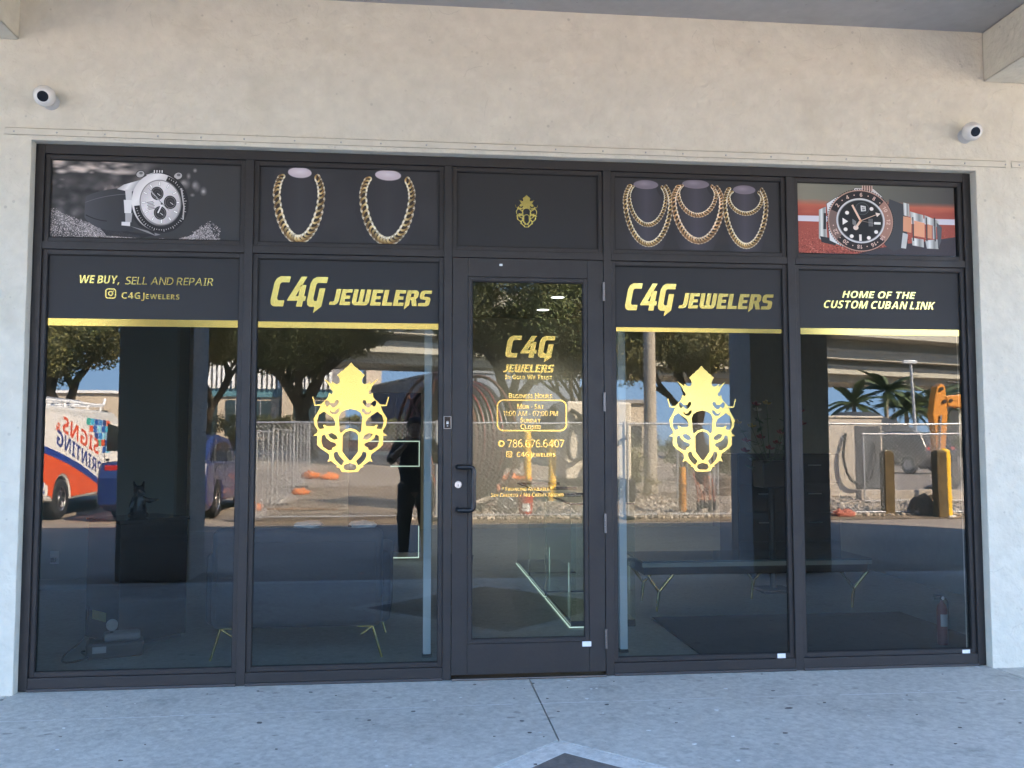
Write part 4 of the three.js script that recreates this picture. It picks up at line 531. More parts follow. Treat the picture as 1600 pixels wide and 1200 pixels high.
{ const k = struct('kerb'); for (let x = -40; x < 3; x += 3) { const h = (gy(x, 30) + gy(x + 3, 30)) / 2; part(k, 'kerb_stone', rbx(x + 0.01, x + 2.99, h - 0.15, h + 0.14, 30.0, 30.25, 0.02), M.concreteEdge); } }
{ const t = struct('parking_markings'); for (let i = 0; i < 9; i++) { const x = -22 + i * 2.75; const g = sheet(x, x + 0.12, 23.6, 29, 1, 16, 0.006); part(t, 'painted_line', g, M.paint); } for (let i = 0; i < 7; i++) { const g = sheet(-9.2 + i * 2.75, -9.08 + i * 2.75, 11.6, 16.4, 1, 10, 0.006); part(t, 'painted_line', g, M.paint); } }
// loose stones
{ seed = 303; const g = new THREE.IcosahedronGeometry(1, 0); const N = 5200, im = new THREE.InstancedMesh(g, mat(0.44, 0.39, 0.33, 0.95), N), q = new THREE.Object3D(); for (let i = 0; i < N; i++) { const x = rr(-0.8, 12), z = 10.75 + 5.5 * Math.pow(rnd(), 1.6), s = rr(0.012, 0.045) * (rnd() < 0.05 ? 2 : 1); q.position.set(x, gy(x, z) + 0.02 + s * 0.3, z); q.rotation.set(rr(0, 6), rr(0, 6), rr(0, 6)); q.scale.set(s * rr(0.8, 1.5), s * rr(0.5, 0.9), s); q.updateMatrix(); im.setMatrixAt(i, q.matrix); const c = rr(0.6, 1.25); im.setColorAt(i, lin(c, c * 0.97, c * 0.92)); } im.name = 'loose_stones'; im.castShadow = im.receiveShadow = true; im.userData.kind = 'stuff'; tag(im, 'pale loose stones scattered over the bare earth behind the fence', 'gravel'); scene.add(im); }
function mound(x, z, r, h, label, m = M.dirt, name = 'dirt_mound') { const g = new THREE.SphereGeometry(1, 40, 20, 0, 6.2832, 0, 1.571), p = g.attributes.position; for (let i = 0; i < p.count; i++) { const a = p.getX(i), b = p.getZ(i), k = 0.7 + 0.6 * fbm(a * 0.3 + x * 0.1 + 0.5, b * 0.3 + 0.5, 1, 5); p.setXYZ(i, x + a * r * k, gy(x, z) - 0.02 + p.getY(i) * h * k, z + b * r * 0.7 * k); } g.computeVertexNormals(); return solo(name, metreUV(g), m, label, 'mound'); }
mound(7.9, 17.6, 1.3, 0.55, 'mound of dug pale earth mirrored right of the orange conduits'); mound(3.2, 13.0, 0.9, 0.22, 'low heap of grey rubble mirrored below the yellow bollards'); mound(8.9, 10.9, 0.35, 0.42, 'pale boulder mirrored in the lower right of the last pane', M.dirt, 'boulder'); mound(0.2, 12.2, 0.8, 0.13, 'low spill of gravel mirrored behind the door handle');
// ---------- chain link ----------
const fenceParts = {};
function linkMesh(L, H) { const key = L + '_' + H; if (fenceParts[key]) return fenceParts[key]; const gs = [], y0 = 0.06, st = H === 1.62 ? 0.2 : 0.078, r = H === 1.7 ? 0.0034 : 0.0016; for (const s of [-1, 1]) for (let c = -H; c < L + H; c += st) { let xa = c, xb = c + (H - y0); let ya = 0, yb = H - y0; if (xb < 0 || xa > L) continue; if (xa < 0) { ya = -xa; xa = 0; } if (xb > L) { yb -= xb - L; xb = L; } if (xb - xa < 0.02) continue; const A = s > 0 ? [xa, y0 + ya, r] : [L - xa, y0 + ya, -r], B = s > 0 ? [xb, y0 + yb, r] : [L - xb, y0 + yb, -r]; gs.push(bar(A, B, r, r, 3)); } return (fenceParts[key] = merge(gs)); }
function fencePanel(x, y, z, turn, L, H, label) { const t = thing('chain_link_fence', label, 'fence', [x, y, z], turn, 'temporary chain link fence panels round the dig');
  part(t, 'wire_mesh', linkMesh(L, H), M.galv); for (const px of [0.02, L - 0.02]) part(t, 'post', bar([px, 0, 0], [px, H + 0.04, 0], 0.021), M.galv); part(t, 'top_rail', bar([0, H, 0], [L, H, 0], 0.019), M.galv); part(t, 'bottom_rail', bar([0, 0.06, 0], [L, 0.06, 0], 0.012), M.galv); for (const px of [0.02, L - 0.02]) part(t, 'foot', rbx(px - 0.05, px + 0.05, 0, 0.04, -0.35, 0.35, 0.008), M.rubber); return t; }
const where = ['in the pane left of the door', 'in the door glass', 'in the pane right of the door', 'in the rightmost pane'];
for (let i = 0; i < 4; i++) fencePanel(-3.6 + i * 3.36, 0.02, 10.82 + 0.05 * (i % 2), 0, 3.34, 1.7, 'near chain link fence panel mirrored ' + where[i]);
for (let i = 0; i < 3; i++) { const z = 11.0 + i * 3.36; const f = fencePanel(-3.66, gy(-3.66, z + 1.6) - 0.03, z, -Math.PI / 2, 3.34, 1.62, ['nearest', 'middle', 'farthest'][i] + ' panel of the chain link fence running away from the shop'); for (const k of [0.7, 1.4, 2.1, 2.75]) part(f, 'post', bar([k, 0.06, 0], [k, 1.62, 0], 0.013), M.galv); }
for (let i = 0; i < 2; i++) fencePanel(9.35 + i * 2.6, 0.01, 14.2, 0, 2.58, 1.56, (i ? 'outer' : 'inner') + ' panel of the farther chain link gate mirrored in the rightmost pane');
// ---------- posts, bollards, pipes ----------
function bollard(x, z, h, r, m, label) { const t = thing('bollard', label, 'bollard', [x, gy(x, z), z], 0, 'steel bollards along the dig'); part(t, 'post', new THREE.LatheGeometry([[r, 0], [r, h - r * 0.5], [r * 0.85, h - r * 0.2], [r * 0.5, h], [0, h + 0.01]].map((p) => new THREE.Vector2(...p)), 24), m); part(t, 'base_plate', new THREE.CylinderGeometry(r * 1.5, r * 1.6, 0.03, 24).translate(0, 0.02, 0), M.concreteEdge); return t; }
bollard(2.16, 17.9, 1.5, 0.1, M.yellow, 'tall yellow bollard mirrored left of centre in the door glass'); bollard(2.36, 14.9, 1.42, 0.1, M.yellow, 'tall yellow bollard mirrored right of centre in the door glass'); bollard(4.48, 11.95, 0.9, 0.075, mat(0.62, 0.27, 0.02, 0.55), 'orange yellow bollard mirrored under the right emblem'); bollard(9.15, 10.65, 1.25, 0.10, M.yellow, 'stout yellow bollard mirrored at the right edge of the last pane');
for (const [x, z, h, l] of [[8.17, 10.95, 1.2, 'weathered square timber post mirrored in the middle of the last pane'], [8.95, 10.5, 1.2, 'weathered square timber post beside the stout yellow bollard']]) { const t = thing('timber_post', l, 'post', [x, 0, z]); part(t, 'shaft', rbx(-0.1, 0.1, 0, h, -0.1, 0.1, 0.02, 2), mat(0.20, 0.15, 0.07, 0.95, { map: dirtCol })); part(t, 'cap', rbx(-0.075, 0.075, h - 0.005, h + 0.035, -0.075, 0.075, 0.015, 2), mat(0.22, 0.17, 0.09, 0.95)); }
{ const t = thing('concrete_pole', 'tall sunlit concrete utility pole mirrored in the pane right of the door', 'pole', [5.35, 0, 17.7]); const g = new THREE.CylinderGeometry(0.17, 0.25, 12, 4, 1); g.rotateY(Math.PI / 4 + 0.25); g.translate(0, 6, 0); part(t, 'shaft', g, mat(0.46, 0.40, 0.32, 0.9, { map: stuccoCol })); part(t, 'crossarm', rbx(-1.1, 1.1, 11.0, 11.12, -0.06, 0.06, 0.01), M.bark); }
{ const t = thing('street_light', 'thin grey street light pole mirrored before the elevated road in the last pane', 'street light', [25.6, 0, 40]); part(t, 'pole', bar([0, 0, 0], [-0.25, 5.6, 0], 0.11, 0.06), M.galv); part(t, 'lamp_head', rbx(-0.7, 0.05, 5.55, 5.75, -0.12, 0.12, 0.04), M.galv); part(t, 'arm', bar([-0.25, 5.6, 0], [0.1, 5.62, 0], 0.04), M.galv); }
{ seed = 88; const t = thing('conduit_cluster', 'cluster of grey pipe sleeves with orange conduits rising from the ground', 'pipes', [4.95, 0, 11.95]); for (let i = 0; i < 5; i++) { const x = -0.16 + i * 0.085, z = rr(-0.06, 0.06); part(t, 'sleeve', new THREE.CylinderGeometry(0.036, 0.036, 0.24 + 0.05 * (i % 2), 14, 1, true).translate(x, 0.12, z), mat(0.06, 0.065, 0.07, 0.6)); part(t, 'conduit', tube([[x, 0.1, z], [x + rr(-0.02, 0.02), 0.4, z], [x + rr(-0.12, 0.04), 0.52 + rr(0, 0.3), z + rr(-0.05, 0.05)]], 0.017, 8), i % 2 ? M.orange : mat(0.42, 0.12, 0.06, 0.6)); } }
for (let i = 0; i < 6; i++) solo('steel_stake', merge([bar([5.55 + i * 0.27, 0, 16 + (i % 3) * 0.5], [5.55 + i * 0.27 + 0.02, 1.2 + 0.25 * (i % 2), 16 + (i % 3) * 0.5], 0.026), rbx(5.5 + i * 0.27, 5.62 + i * 0.27, 1.18 + 0.25 * (i % 2), 1.26 + 0.25 * (i % 2), 15.96 + (i % 3) * 0.5, 16.04 + (i % 3) * 0.5, 0.01)]), M.galv, ['first', 'second', 'third', 'fourth', 'fifth', 'sixth'][i] + ' steel stake from the concrete pole among those beyond the fence', 'stake', 'steel stakes beyond the fence');
{ const t = thing('plastic_bucket', 'red plastic bucket with wire handle standing on the gravel mirrored in the door', 'bucket', [1.31, 0.03, 11.2]); part(t, 'pail', new THREE.LatheGeometry([[0, 0.005], [0.12, 0.005], [0.15, 0.34], [0.158, 0.345], [0.158, 0.375], [0.146, 0.375], [0.117, 0.015], [0, 0.015]].map((p) => new THREE.Vector2(...p)), 28), mat(0.62, 0.055, 0.02, 0.4)); part(t, 'handle', tube([[-0.155, 0.33, 0], [-0.12, 0.24, 0.1], [0, 0.19, 0.16], [0.12, 0.24, 0.1], [0.155, 0.33, 0]], 0.004, 6), M.steel); part(t, 'label', new THREE.CylinderGeometry(0.142, 0.133, 0.14, 20, 1, true, 2.5, 1.3).translate(0, 0.17, 0), M.white); }
{ const t = thing('cable_drum', 'small dark drum of cable lying on the gravel beside the red bucket', 'drum', [1.08, 0.22, 12.1], 0.15); for (const s of [-1, 1]) part(t, 'flange', new THREE.CylinderGeometry(0.2, 0.2, 0.03, 28).rotateX(Math.PI / 2).translate(0, 0, s * 0.12), mat(0.09, 0.085, 0.08, 0.8)); part(t, 'core', new THREE.CylinderGeometry(0.12, 0.12, 0.22, 20).rotateX(Math.PI / 2), M.rubber); part(t, 'hub', new THREE.TorusGeometry(0.1, 0.015, 8, 24).translate(0, 0, -0.14), M.galv); }
solo('drain_pipe', new THREE.LatheGeometry([[0.085, 0], [0.1, 0], [0.1, 1.4], [0.085, 1.4], [0.085, 0]].map((p) => new THREE.Vector2(...p)), 22).rotateX(Math.PI / 2).rotateY(-0.5).translate(0.5, 0.13, 11.9), mat(0.12, 0.11, 0.10, 0.7), 'short dark drain pipe lying on the gravel mirrored beside the door handle', 'pipe');
// orange sand bags
function bag(x, z, s, turn, label, m = M.orange) { s *= 0.78; const g = new THREE.SphereGeometry(1, 44, 26), p = g.attributes.position; for (let i = 0; i < p.count; i++) { const a = p.getX(i), b = p.getY(i), c = p.getZ(i), k = 0.8 + 0.5 * fbm(a * 0.35 + x * 0.2 + 0.5, c * 0.35 + b * 0.2 + 0.5, 1, 5); const w = 0.45 + 0.8 * Math.abs(fbm(a * 0.45 + z * 0.37, c * 0.45 + b * 0.3 + 0.3, 1, 5) - 0.5) * 2 + 0.55 * fbm(a * 0.3 + x, c * 0.3, 2, 3); p.setXYZ(i, a * s * 1.5 * k * (0.6 + 0.5 * w), Math.max(0, 0.6 + b) * s * 0.75 * w, c * s * (0.5 + 0.5 * w)); } g.computeVertexNormals(); const o = solo('sand_bag', g, m, label, 'sandbag', 'orange sandbags weighing down the fence', [x, gy(x, z), z]); o.rotation.y = turn; }
bag(-3.95, 13.6, 0.2, 0.4, 'orange sandbag mirrored at the left edge of the pane left of the door'); bag(-3.8, 12.0, 0.17, 1.2, 'orange sandbag at the near end of the fence running away'); bag(-3.4, 17.0, 0.16, 0.2, 'orange sandbag in the middle of the fence running away'); bag(-3.55, 20.5, 0.22, 0.6, 'orange sandbag at the far end of the fence running away'); bag(-3.0, 20.2, 0.2, -0.3, 'orange sandbag lying loose beside the far fence end'); bag(1.7, 18.0, 0.42, 0.3, 'big orange sandbag heap mirrored above the financing line on the door'); bag(1.25, 18.4, 0.24, 0.9, 'small orange sandbag left of the big heap'); bag(7.2, 10.75, 0.16, 0.1, 'flat reddish tarpaulin bundle mirrored at the foot of the last pane', mat(0.42, 0.13, 0.09, 0.8));
{ const t = thing('timber_plank', 'pale splintered plank on the ground beside the near fence bags', 'plank', [-2.9, 0.03, 13.2], 0.15); part(t, 'board', rbx(-0.7, 0.7, 0, 0.04, -0.06, 0.06, 0.008), mat(0.42, 0.28, 0.17, 0.9, { map: dirtCol })); }
// conduit reel
{ const t = thing('conduit_reel', 'big steel reel wound with black and red striped conduit mirrored behind the door post', 'cable reel', [0.12, 0, 13.3], 0.98); const H = 1.42, wood = mat(0.10, 0.045, 0.03, 0.85);
  for (const s of [-1, 1]) { const gs = [new THREE.TorusGeometry(1.34, 0.035, 8, 56), new THREE.TorusGeometry(0.5, 0.03, 8, 36)]; for (let k = 0; k < 8; k++) { const a = k * Math.PI / 4; gs.push(bar([0.2 * Math.cos(a), 0.2 * Math.sin(a), 0], [1.34 * Math.cos(a), 1.34 * Math.sin(a), 0], 0.028)); } part(t, 'flange', merge(gs), wood, [0, H, s * 0.5]); }
  const bl = [], rd = []; for (let r = 0; r < 7; r++) for (let k = 0; k < 8; k++) { const g = new THREE.TorusGeometry(0.62 + r * 0.095, 0.045, 7, 48); g.translate(0, H, -0.4 + k * 0.115 + (r % 2) * 0.03); bl.push(g); if ((r + k) % 2 === 0) { const q = new THREE.TorusGeometry(0.655 + r * 0.095, 0.012, 5, 48); q.translate(0, H, -0.43 + k * 0.115 + (r % 2) * 0.03); rd.push(q); } } part(t, 'black_conduit', merge(bl), mat(0.02, 0.02, 0.022, 0.4)); part(t, 'red_conduit', merge(rd), mat(0.34, 0.03, 0.03, 0.4)); part(t, 'axle', bar([0, H, -0.8], [0, H, 0.8], 0.06), M.galv);
  for (const s of [-1, 1]) part(t, 'stand', merge([bar([-0.7, 0, s * 0.72], [0, H, s * 0.72], 0.05), bar([0.7, 0, s * 0.72], [0, H, s * 0.72], 0.05), bar([-0.7, 0.05, s * 0.72], [0.7, 0.05, s * 0.72], 0.05)]), mat(0.4, 0.12, 0.05, 0.6)); }
// white vacuum unit with hoses
{ const t = thing('vacuum_unit', 'cream box shaped vacuum unit hung with black hoses mirrored right in the door glass', 'machine', [3.38, 0, 15.4]); part(t, 'tank_box', new RoundedBoxGeometry(1.5, 1.75, 1.5, 3, 0.06).translate(0, 1.42, 0), mat(0.62, 0.55, 0.44, 0.5)); part(t, 'chassis', rbx(-0.8, 0.8, 0.42, 0.54, -0.8, 0.8, 0.01), M.black); for (const s of [-1, 1]) for (const z of [-0.5, 0.5]) { const w = part(t, 'wheel', new THREE.TorusGeometry(0.2, 0.09, 10, 26).rotateY(Math.PI / 2), M.rubber, [s * 0.78, 0.3, z]); part(w, 'rim', new THREE.CylinderGeometry(0.15, 0.15, 0.1, 18).rotateZ(Math.PI / 2), M.galv); }
  part(t, 'vent', rbx(-0.1, 0.08, 1.85, 2.1, -0.765, -0.752, 0.005), M.black); for (const p of [[[-0.65, 2.1, -0.8], [-0.45, 1.95, -0.86], [-0.3, 1.5, -0.86], [-0.42, 1.05, -0.86], [-0.62, 1.0, -0.86], [-0.7, 1.3, -0.86], [-0.6, 1.75, -0.86], [-0.35, 2.0, -0.84]], [[-0.35, 2.0, -0.84], [-0.15, 1.6, -0.88], [0.0, 1.2, -0.88], [0.3, 1.3, -0.86], [0.6, 1.5, -0.82]], [[0.0, 1.25, -0.88], [-0.3, 0.7, -0.9], [0.0, 0.45, -0.9], [0.5, 0.6, -0.86]]]) part(t, 'hose', tube(p, 0.045, 10, 50), M.rubber); }
{ const t = thing('utility_cabinet', 'cream utility cabinet with hanging hose mirrored at the left of the last pane', 'cabinet', [10.3, 0, 17.3], 0.1); part(t, 'housing', new RoundedBoxGeometry(1.5, 2.0, 0.9, 2, 0.03).translate(0.2, 1.0, 0), mat(0.62, 0.54, 0.44, 0.8, { map: stuccoCol })); part(t, 'lid', rbx(-0.58, 0.98, 2.0, 2.06, -0.48, 0.48, 0.02), mat(0.64, 0.57, 0.47, 0.8)); part(t, 'door_panel', rbx(0.25, 0.9, 0.2, 1.8, -0.466, -0.452, 0.006), mat(0.05, 0.055, 0.065, 0.6)); part(t, 'hose', tube([[0.0, 1.6, -0.5], [-0.1, 1.0, -0.56], [0.1, 0.4, -0.6], [0.45, 0.35, -0.6], [0.7, 0.8, -0.56], [0.75, 1.4, -0.52]], 0.035, 8, 40), M.rubber); }
{ const k = struct('low_wall', rbx(9.7, 14, 0, 0.26, 15.0, 15.3, 0.02), M.cream); }
// ---------- excavator ----------
{ const t = thing('excavator', 'orange excavator with upright arm and horizontal boom mirrored at the right edge', 'excavator', [14.4, 0, 16.2], 0); const o = mat(0.68, 0.26, 0.03, 0.45);
  const sh = extr(poly([[-2.08, 2.76], [-1.98, 2.84], [-1.9, 2.78], [-1.86, 2.4], [-1.84, 2.1], [-1.88, 1.6], [-1.93, 0.9], [-2.1, 0.9], [-2.14, 1.7], [-2.2, 2.1], [-2.14, 2.5]]), 0.22, 0.02); sh.translate(0, 0, -0.11); part(t, 'stick', sh, o);
  const bm = extr(poly([[-1.85, 2.52], [-1.5, 2.56], [-0.6, 2.5], [0.4, 1.7], [0.55, 1.2], [0.25, 1.2], [-0.05, 1.6], [-0.75, 2.2], [-1.8, 2.3]]), 0.26, 0.02); bm.translate(0, 0, -0.13); part(t, 'boom', bm, o);
  for (const [px, py] of [[-1.99, 2.72], [-1.92, 2.4], [-2.02, 1.0], [-1.75, 2.42]]) part(t, 'pin', new THREE.CylinderGeometry(0.045, 0.045, 0.34, 14).rotateX(Math.PI / 2).translate(px, py, 0), M.black); part(t, 'hydraulic_cylinder', bar([-2.02, 2.05, -0.15], [-2.06, 1.2, -0.15], 0.03, 0.02), M.steel); part(t, 'hydraulic_cylinder', merge([bar([-1.75, 2.9, 0], [-1.15, 2.85, 0], 0.03), bar([-1.15, 2.85, 0], [-0.4, 2.75, 0], 0.055)]), M.black); part(t, 'bucket', extr(poly([[-2.1, 0.9], [-1.7, 0.9], [-1.55, 0.55], [-1.75, 0.2], [-2.2, 0.15], [-2.25, 0.25], [-1.9, 0.35], [-1.85, 0.6]]), 0.6).translate(0, 0, -0.3), mat(0.07, 0.065, 0.06, 0.6)); part(t, 'hose', tube([[-1.7, 2.8, -0.16], [-1.4, 2.95, -0.2], [-1.0, 2.75, -0.2], [-0.6, 2.7, -0.18]], 0.02, 6), M.rubber);
  part(t, 'house', new RoundedBoxGeometry(1.8, 0.8, 1.5, 3, 0.1).translate(1.1, 1.15, 0), o); part(t, 'cab', new RoundedBoxGeometry(0.95, 1.3, 0.75, 3, 0.06).translate(0.75, 1.95, -0.35), M.carGlass); part(t, 'cab_roof', rbx(0.25, 1.25, 2.6, 2.66, -0.75, 0.05, 0.02), o); for (const s of [-1, 1]) part(t, 'track', new RoundedBoxGeometry(2.3, 0.6, 0.35, 4, 0.25).translate(0.8, 0.31, s * 0.65), M.rubber); }
// ---------- vehicles ----------
function wheelGeo(r, w) { const p = [[r * 0.62, -w / 2], [r * 0.92, -w / 2], [r, -w * 0.32], [r, w * 0.32], [r * 0.92, w / 2], [r * 0.62, w / 2]].map((q) => new THREE.Vector2(...q)); return new THREE.LatheGeometry(p, 40).rotateX(Math.PI / 2); }
function addWheel(t, x, z, r, w, rimM, spokes) { const g = new THREE.Group(); g.name = 'wheel'; g.position.set(x, r, z); t.add(g); const s = Math.sign(z); part(g, 'tyre', wheelGeo(r, w), M.rubber); const rim = [new THREE.CylinderGeometry(r * 0.63, r * 0.63, w * 0.6, 32, 1, true).rotateX(Math.PI / 2), new THREE.TorusGeometry(r * 0.6, r * 0.04, 8, 32).translate(0, 0, s * w * 0.42), new THREE.CylinderGeometry(r * 0.17, r * 0.2, 0.06, 20).rotateX(Math.PI / 2).translate(0, 0, s * w * 0.3)]; for (let k = 0; k < spokes; k++) { const a = k * 6.2832 / spokes; const b = new THREE.BoxGeometry(r * 0.5, r * (spokes > 7 ? 0.12 : 0.16), 0.03); b.translate(r * 0.36, 0, s * w * 0.28); b.rotateZ(a); rim.push(b); } part(g, 'rim', merge(rim), rimM); part(g, 'brake_disc', new THREE.CylinderGeometry(r * 0.5, r * 0.5, 0.02, 24).rotateX(Math.PI / 2), M.black); return g; }
// side profile with wheel cut outs, x forward
function arches(pts, axles, r, y0) { const out = [...pts]; for (const ax of axles.slice().sort((a, b) => b - a).reverse()) {} const bottom = []; for (const ax of axles.slice().sort((a, b) => a - b)) { for (let k = 0; k <= 10; k++) { const a = Math.PI - k * Math.PI / 10; bottom.push([ax + r * Math.cos(a), y0 + r * Math.sin(a)]); } } return [...bottom, ...out]; }
const livery = canvasTex(1600, 600, (c, W, H) => { // 5.5 m by 2.06 m, front at the left
  c.fillStyle = '#efeae2'; c.fillRect(0, 0, W, H); const Xf = (m) => m / 5.5 * W, Yf = (m) => H - m / 2.0625 * H;
  const curve = (dy) => { c.moveTo(Xf(1.9), Yf(0.28 + dy)); c.quadraticCurveTo(Xf(3.4), Yf(0.95 + dy), Xf(5.6), Yf(1.28 + dy)); };
  c.fillStyle = '#e2582a'; c.beginPath(); curve(0); c.lineTo(W + 40, H); c.lineTo(Xf(1.9), H); c.closePath(); c.fill();
  c.strokeStyle = '#26408f'; c.lineWidth = 36; c.beginPath(); curve(0.02); c.stroke();
  c.fillStyle = '#efeae2'; c.beginPath(); c.moveTo(Xf(5.1), Yf(0.62)); c.lineTo(W, Yf(0.8)); c.lineTo(W, H); c.lineTo(Xf(5.0), H); c.fill(); c.fillStyle = '#26408f'; c.font = 'bold italic 90px sans-serif'; c.fillText('S', Xf(5.2), Yf(0.5));
  const tri = [['#3fae9c', '#4bb6d6', '#2e5fa8', '#3f88c9', '#27427f', '#e2582a'], ['#e2582a', '#2e5fa8', '#8fd2e6', '#2e5fa8', '#4bb6d6'], ['#27427f', '#3f88c9', '#8fd2e6', '#2e5fa8'], ['#3fae9c', '#e2582a', '#27427f', '#e2582a'], ['#2e5fa8', '#4bb6d6']];
  tri.forEach((row, j) => row.forEach((q, i) => { c.fillStyle = q; if (i < 6 - j) c.fillRect(Xf(2.0) + (Math.min(row.length, 6 - j) - 1 - i) * 66 + (j % 2) * 20, Yf(1.84) + j * 40, 62, 38); }));
  const word = (s, m0, m1, y0, slope, h, col) => { c.save(); c.translate(Xf(m0), Yf(y0)); c.transform(1, -slope, 0, 1, 0, 0); c.font = `bold ${h}px sans-serif`; c.fillStyle = col; const w = c.measureText(s).width; c.scale(Xf(m1 - m0) / w, 1); c.fillText(s, 0, 0); c.restore(); };
  word('SIGNS', 2.62, 4.55, 1.12, 0.235, 118, '#e0522c'); word('&', 4.62, 4.85, 1.56, 0.2, 60, '#e0522c'); word('PRINTING', 2.42, 4.8, 0.68, 0.28, 112, '#26357c');
});
{ const t = thing('parked_van', 'white sign writing van with orange and blue lettering mirrored in the leftmost pane', 'van', [-8.0, 0, 13.45], -Math.PI / 2);
  const prof = [[2.3, 0.42], [2.75, 0.42], [2.82, 0.7], [2.72, 1.0], [1.95, 1.16], [1.25, 1.86], [1.0, 1.95], [-2.6, 1.97], [-2.75, 1.85], [-2.8, 0.9], [-2.8, 0.45], [-2.3, 0.40]]; const ax = [-1.70, 1.73];
  const body = poly(arches(prof, ax, 0.43, 0.38)); const bg = extr(body, 1.88, 0.05); bg.translate(0, 0, -0.94); part(t, 'body', bg, M.whitePaint);
  const sideShape = poly(arches([[1.9, 0.44], [2.1, 0.6], [1.85, 1.14], [1.2, 1.80], [-2.6, 1.9], [-2.72, 1.8], [-2.72, 0.47], [-2.2, 0.44]], [-1.70], 0.44, 0.38)); const sg = extr(sideShape, 0.004); { const p = sg.attributes.position, uv = sg.attributes.uv; for (let i = 0; i < p.count; i++) uv.setXY(i, (2.75 - p.getX(i)) / 5.5, p.getY(i) / 2.0625); } part(t, 'lettered_side', sg, new THREE.MeshPhysicalMaterial({ map: livery, roughness: 0.35, side: THREE.DoubleSide }), [0, 0, -0.998]);
  part(t, 'side_window', extr(poly([[0.55, 1.2], [1.75, 1.2], [1.2, 1.72], [0.62, 1.76]]), 0.006), M.carGlass, [0, 0, -1.006]); part(t, 'side_window', extr(poly([[0.55, 1.2], [1.75, 1.2], [1.2, 1.72], [0.62, 1.76]]), 0.006), M.carGlass, [0, 0, 0.995]);
  part(t, 'windscreen', new THREE.BoxGeometry(0.96, 0.01, 1.6).rotateZ(-0.785).translate(1.64, 1.53, 0), M.carGlass); part(t, 'door_seam', merge([bx(0.44, 0.452, 0.5, 1.85, -1.0035, -0.9995), bx(1.84, 1.852, 0.6, 1.15, -1.0035, -0.9995)]), M.black); part(t, 'door_handle', rbx(0.5, 0.66, 1.0, 1.04, -1.03, -1.004, 0.008), M.black); part(t, 'mirror', rbx(1.55, 1.72, 1.2, 1.42, -1.22, -1.03, 0.03, 2), M.black);
  part(t, 'bumper', rbx(2.7, 2.9, 0.4, 0.62, -0.95, 0.95, 0.04), M.black); part(t, 'bumper', rbx(-2.92, -2.78, 0.42, 0.6, -0.95, 0.95, 0.03), M.galv); for (const s of [-1, 1]) part(t, 'tail_light', rbx(-2.87, -2.84, 0.9, 1.3, s * 0.8 - 0.06, s * 0.8 + 0.06, 0.01), mat(0.35, 0.01, 0.01, 0.2)); for (const s of [-1, 1]) part(t, 'headlight', rbx(2.74, 2.86, 0.72, 0.92, s * 0.72 - 0.16, s * 0.72 + 0.16, 0.03), M.carGlass);
  for (const x of ax) for (const s of [-1, 1]) addWheel(t, x, s * 0.88, 0.36, 0.24, M.steel, 9);
  for (const s of [-1, 1]) part(t, 'roof_rack', tube([[-2.5, 2.12, s * 0.8], [-1, 2.14, s * 0.8], [0.7, 2.14, s * 0.8], [0.95, 2.17, s * 0.8], [1.02, 2.28, s * 0.8]], 0.028, 8, 40), M.white); for (const x of [-2.3, -1.2, 0, 0.75]) part(t, 'rack_bar', merge([bar([x, 2.12, -0.8], [x, 2.12, 0.8], 0.022), bar([x, 1.98, -0.8], [x, 2.12, -0.8], 0.02), bar([x, 1.98, 0.8], [x, 2.12, 0.8], 0.02)]), M.white);
  for (let k = 0; k < 3; k++) part(t, 'ladder_rail', bar([-2.4, 2.2, -0.5 + k * 0.3], [0.4, 2.2, -0.5 + k * 0.3], 0.025), M.galv); }
function car(name, label, cat, pos, turn, o) { const t = thing(name, label, cat, pos, turn); const bg = extr(poly(arches(o.body, o.ax, o.wr + 0.07, o.wr)), o.w - 0.12, 0.06); bg.translate(0, 0, -(o.w - 0.12) / 2); part(t, 'body', bg, o.paint);
  const gh = extr(poly(o.top), o.w - 0.46, 0.08); gh.translate(0, 0, -(o.w - 0.46) / 2); part(t, 'roof', gh, o.paint); for (const s of [-1, 1]) for (const win of o.win) part(t, 'side_window', extr(poly(win), 0.012), M.carGlass, [0, 0, s * (o.w / 2 - 0.148) - 0.006]);
  for (const [a, b, n] of o.glass) { const L = Math.hypot(b[0] - a[0], b[1] - a[1]); const g = new THREE.BoxGeometry(L, 0.012, o.w - 0.5); g.rotateZ(Math.atan2(b[1] - a[1], b[0] - a[0])); g.translate((a[0] + b[0]) / 2, (a[1] + b[1]) / 2, 0); part(t, n, g, M.carGlass); }
  for (const x of o.ax) for (const s of [-1, 1]) addWheel(t, x, s * (o.w / 2 - 0.12), o.wr, 0.22, M.steel, 5 + 5 * (o.wr < 0.35 ? 0 : 1)); for (const s of [-1, 1]) { part(t, 'headlight', rbx(o.fx - 0.1, o.fx, o.hy, o.hy + 0.14, s * (o.w / 2 - 0.3) - 0.16, s * (o.w / 2 - 0.3) + 0.16, 0.03), M.carGlass); part(t, 'tail_light', rbx(o.rx, o.rx + 0.06, o.ty, o.ty + 0.2, s * (o.w / 2 - 0.22) - 0.12, s * (o.w / 2 - 0.22) + 0.12, 0.02), mat(0.4, 0.02, 0.015, 0.15)); } part(t, 'number_plate', rbx(o.rx - 0.03, o.rx + 0.01, o.py, o.py + 0.15, -0.16, 0.16, 0.005), M.white); part(t, 'mirror', rbx(o.mx, o.mx + 0.14, o.my, o.my + 0.12, -o.w / 2 - 0.14, -o.w / 2 + 0.02, 0.03, 2), o.paint); part(t, 'mirror', rbx(o.mx, o.mx + 0.14, o.my, o.my + 0.12, o.w / 2 - 0.02, o.w / 2 + 0.14, 0.03, 2), o.paint); return t; }
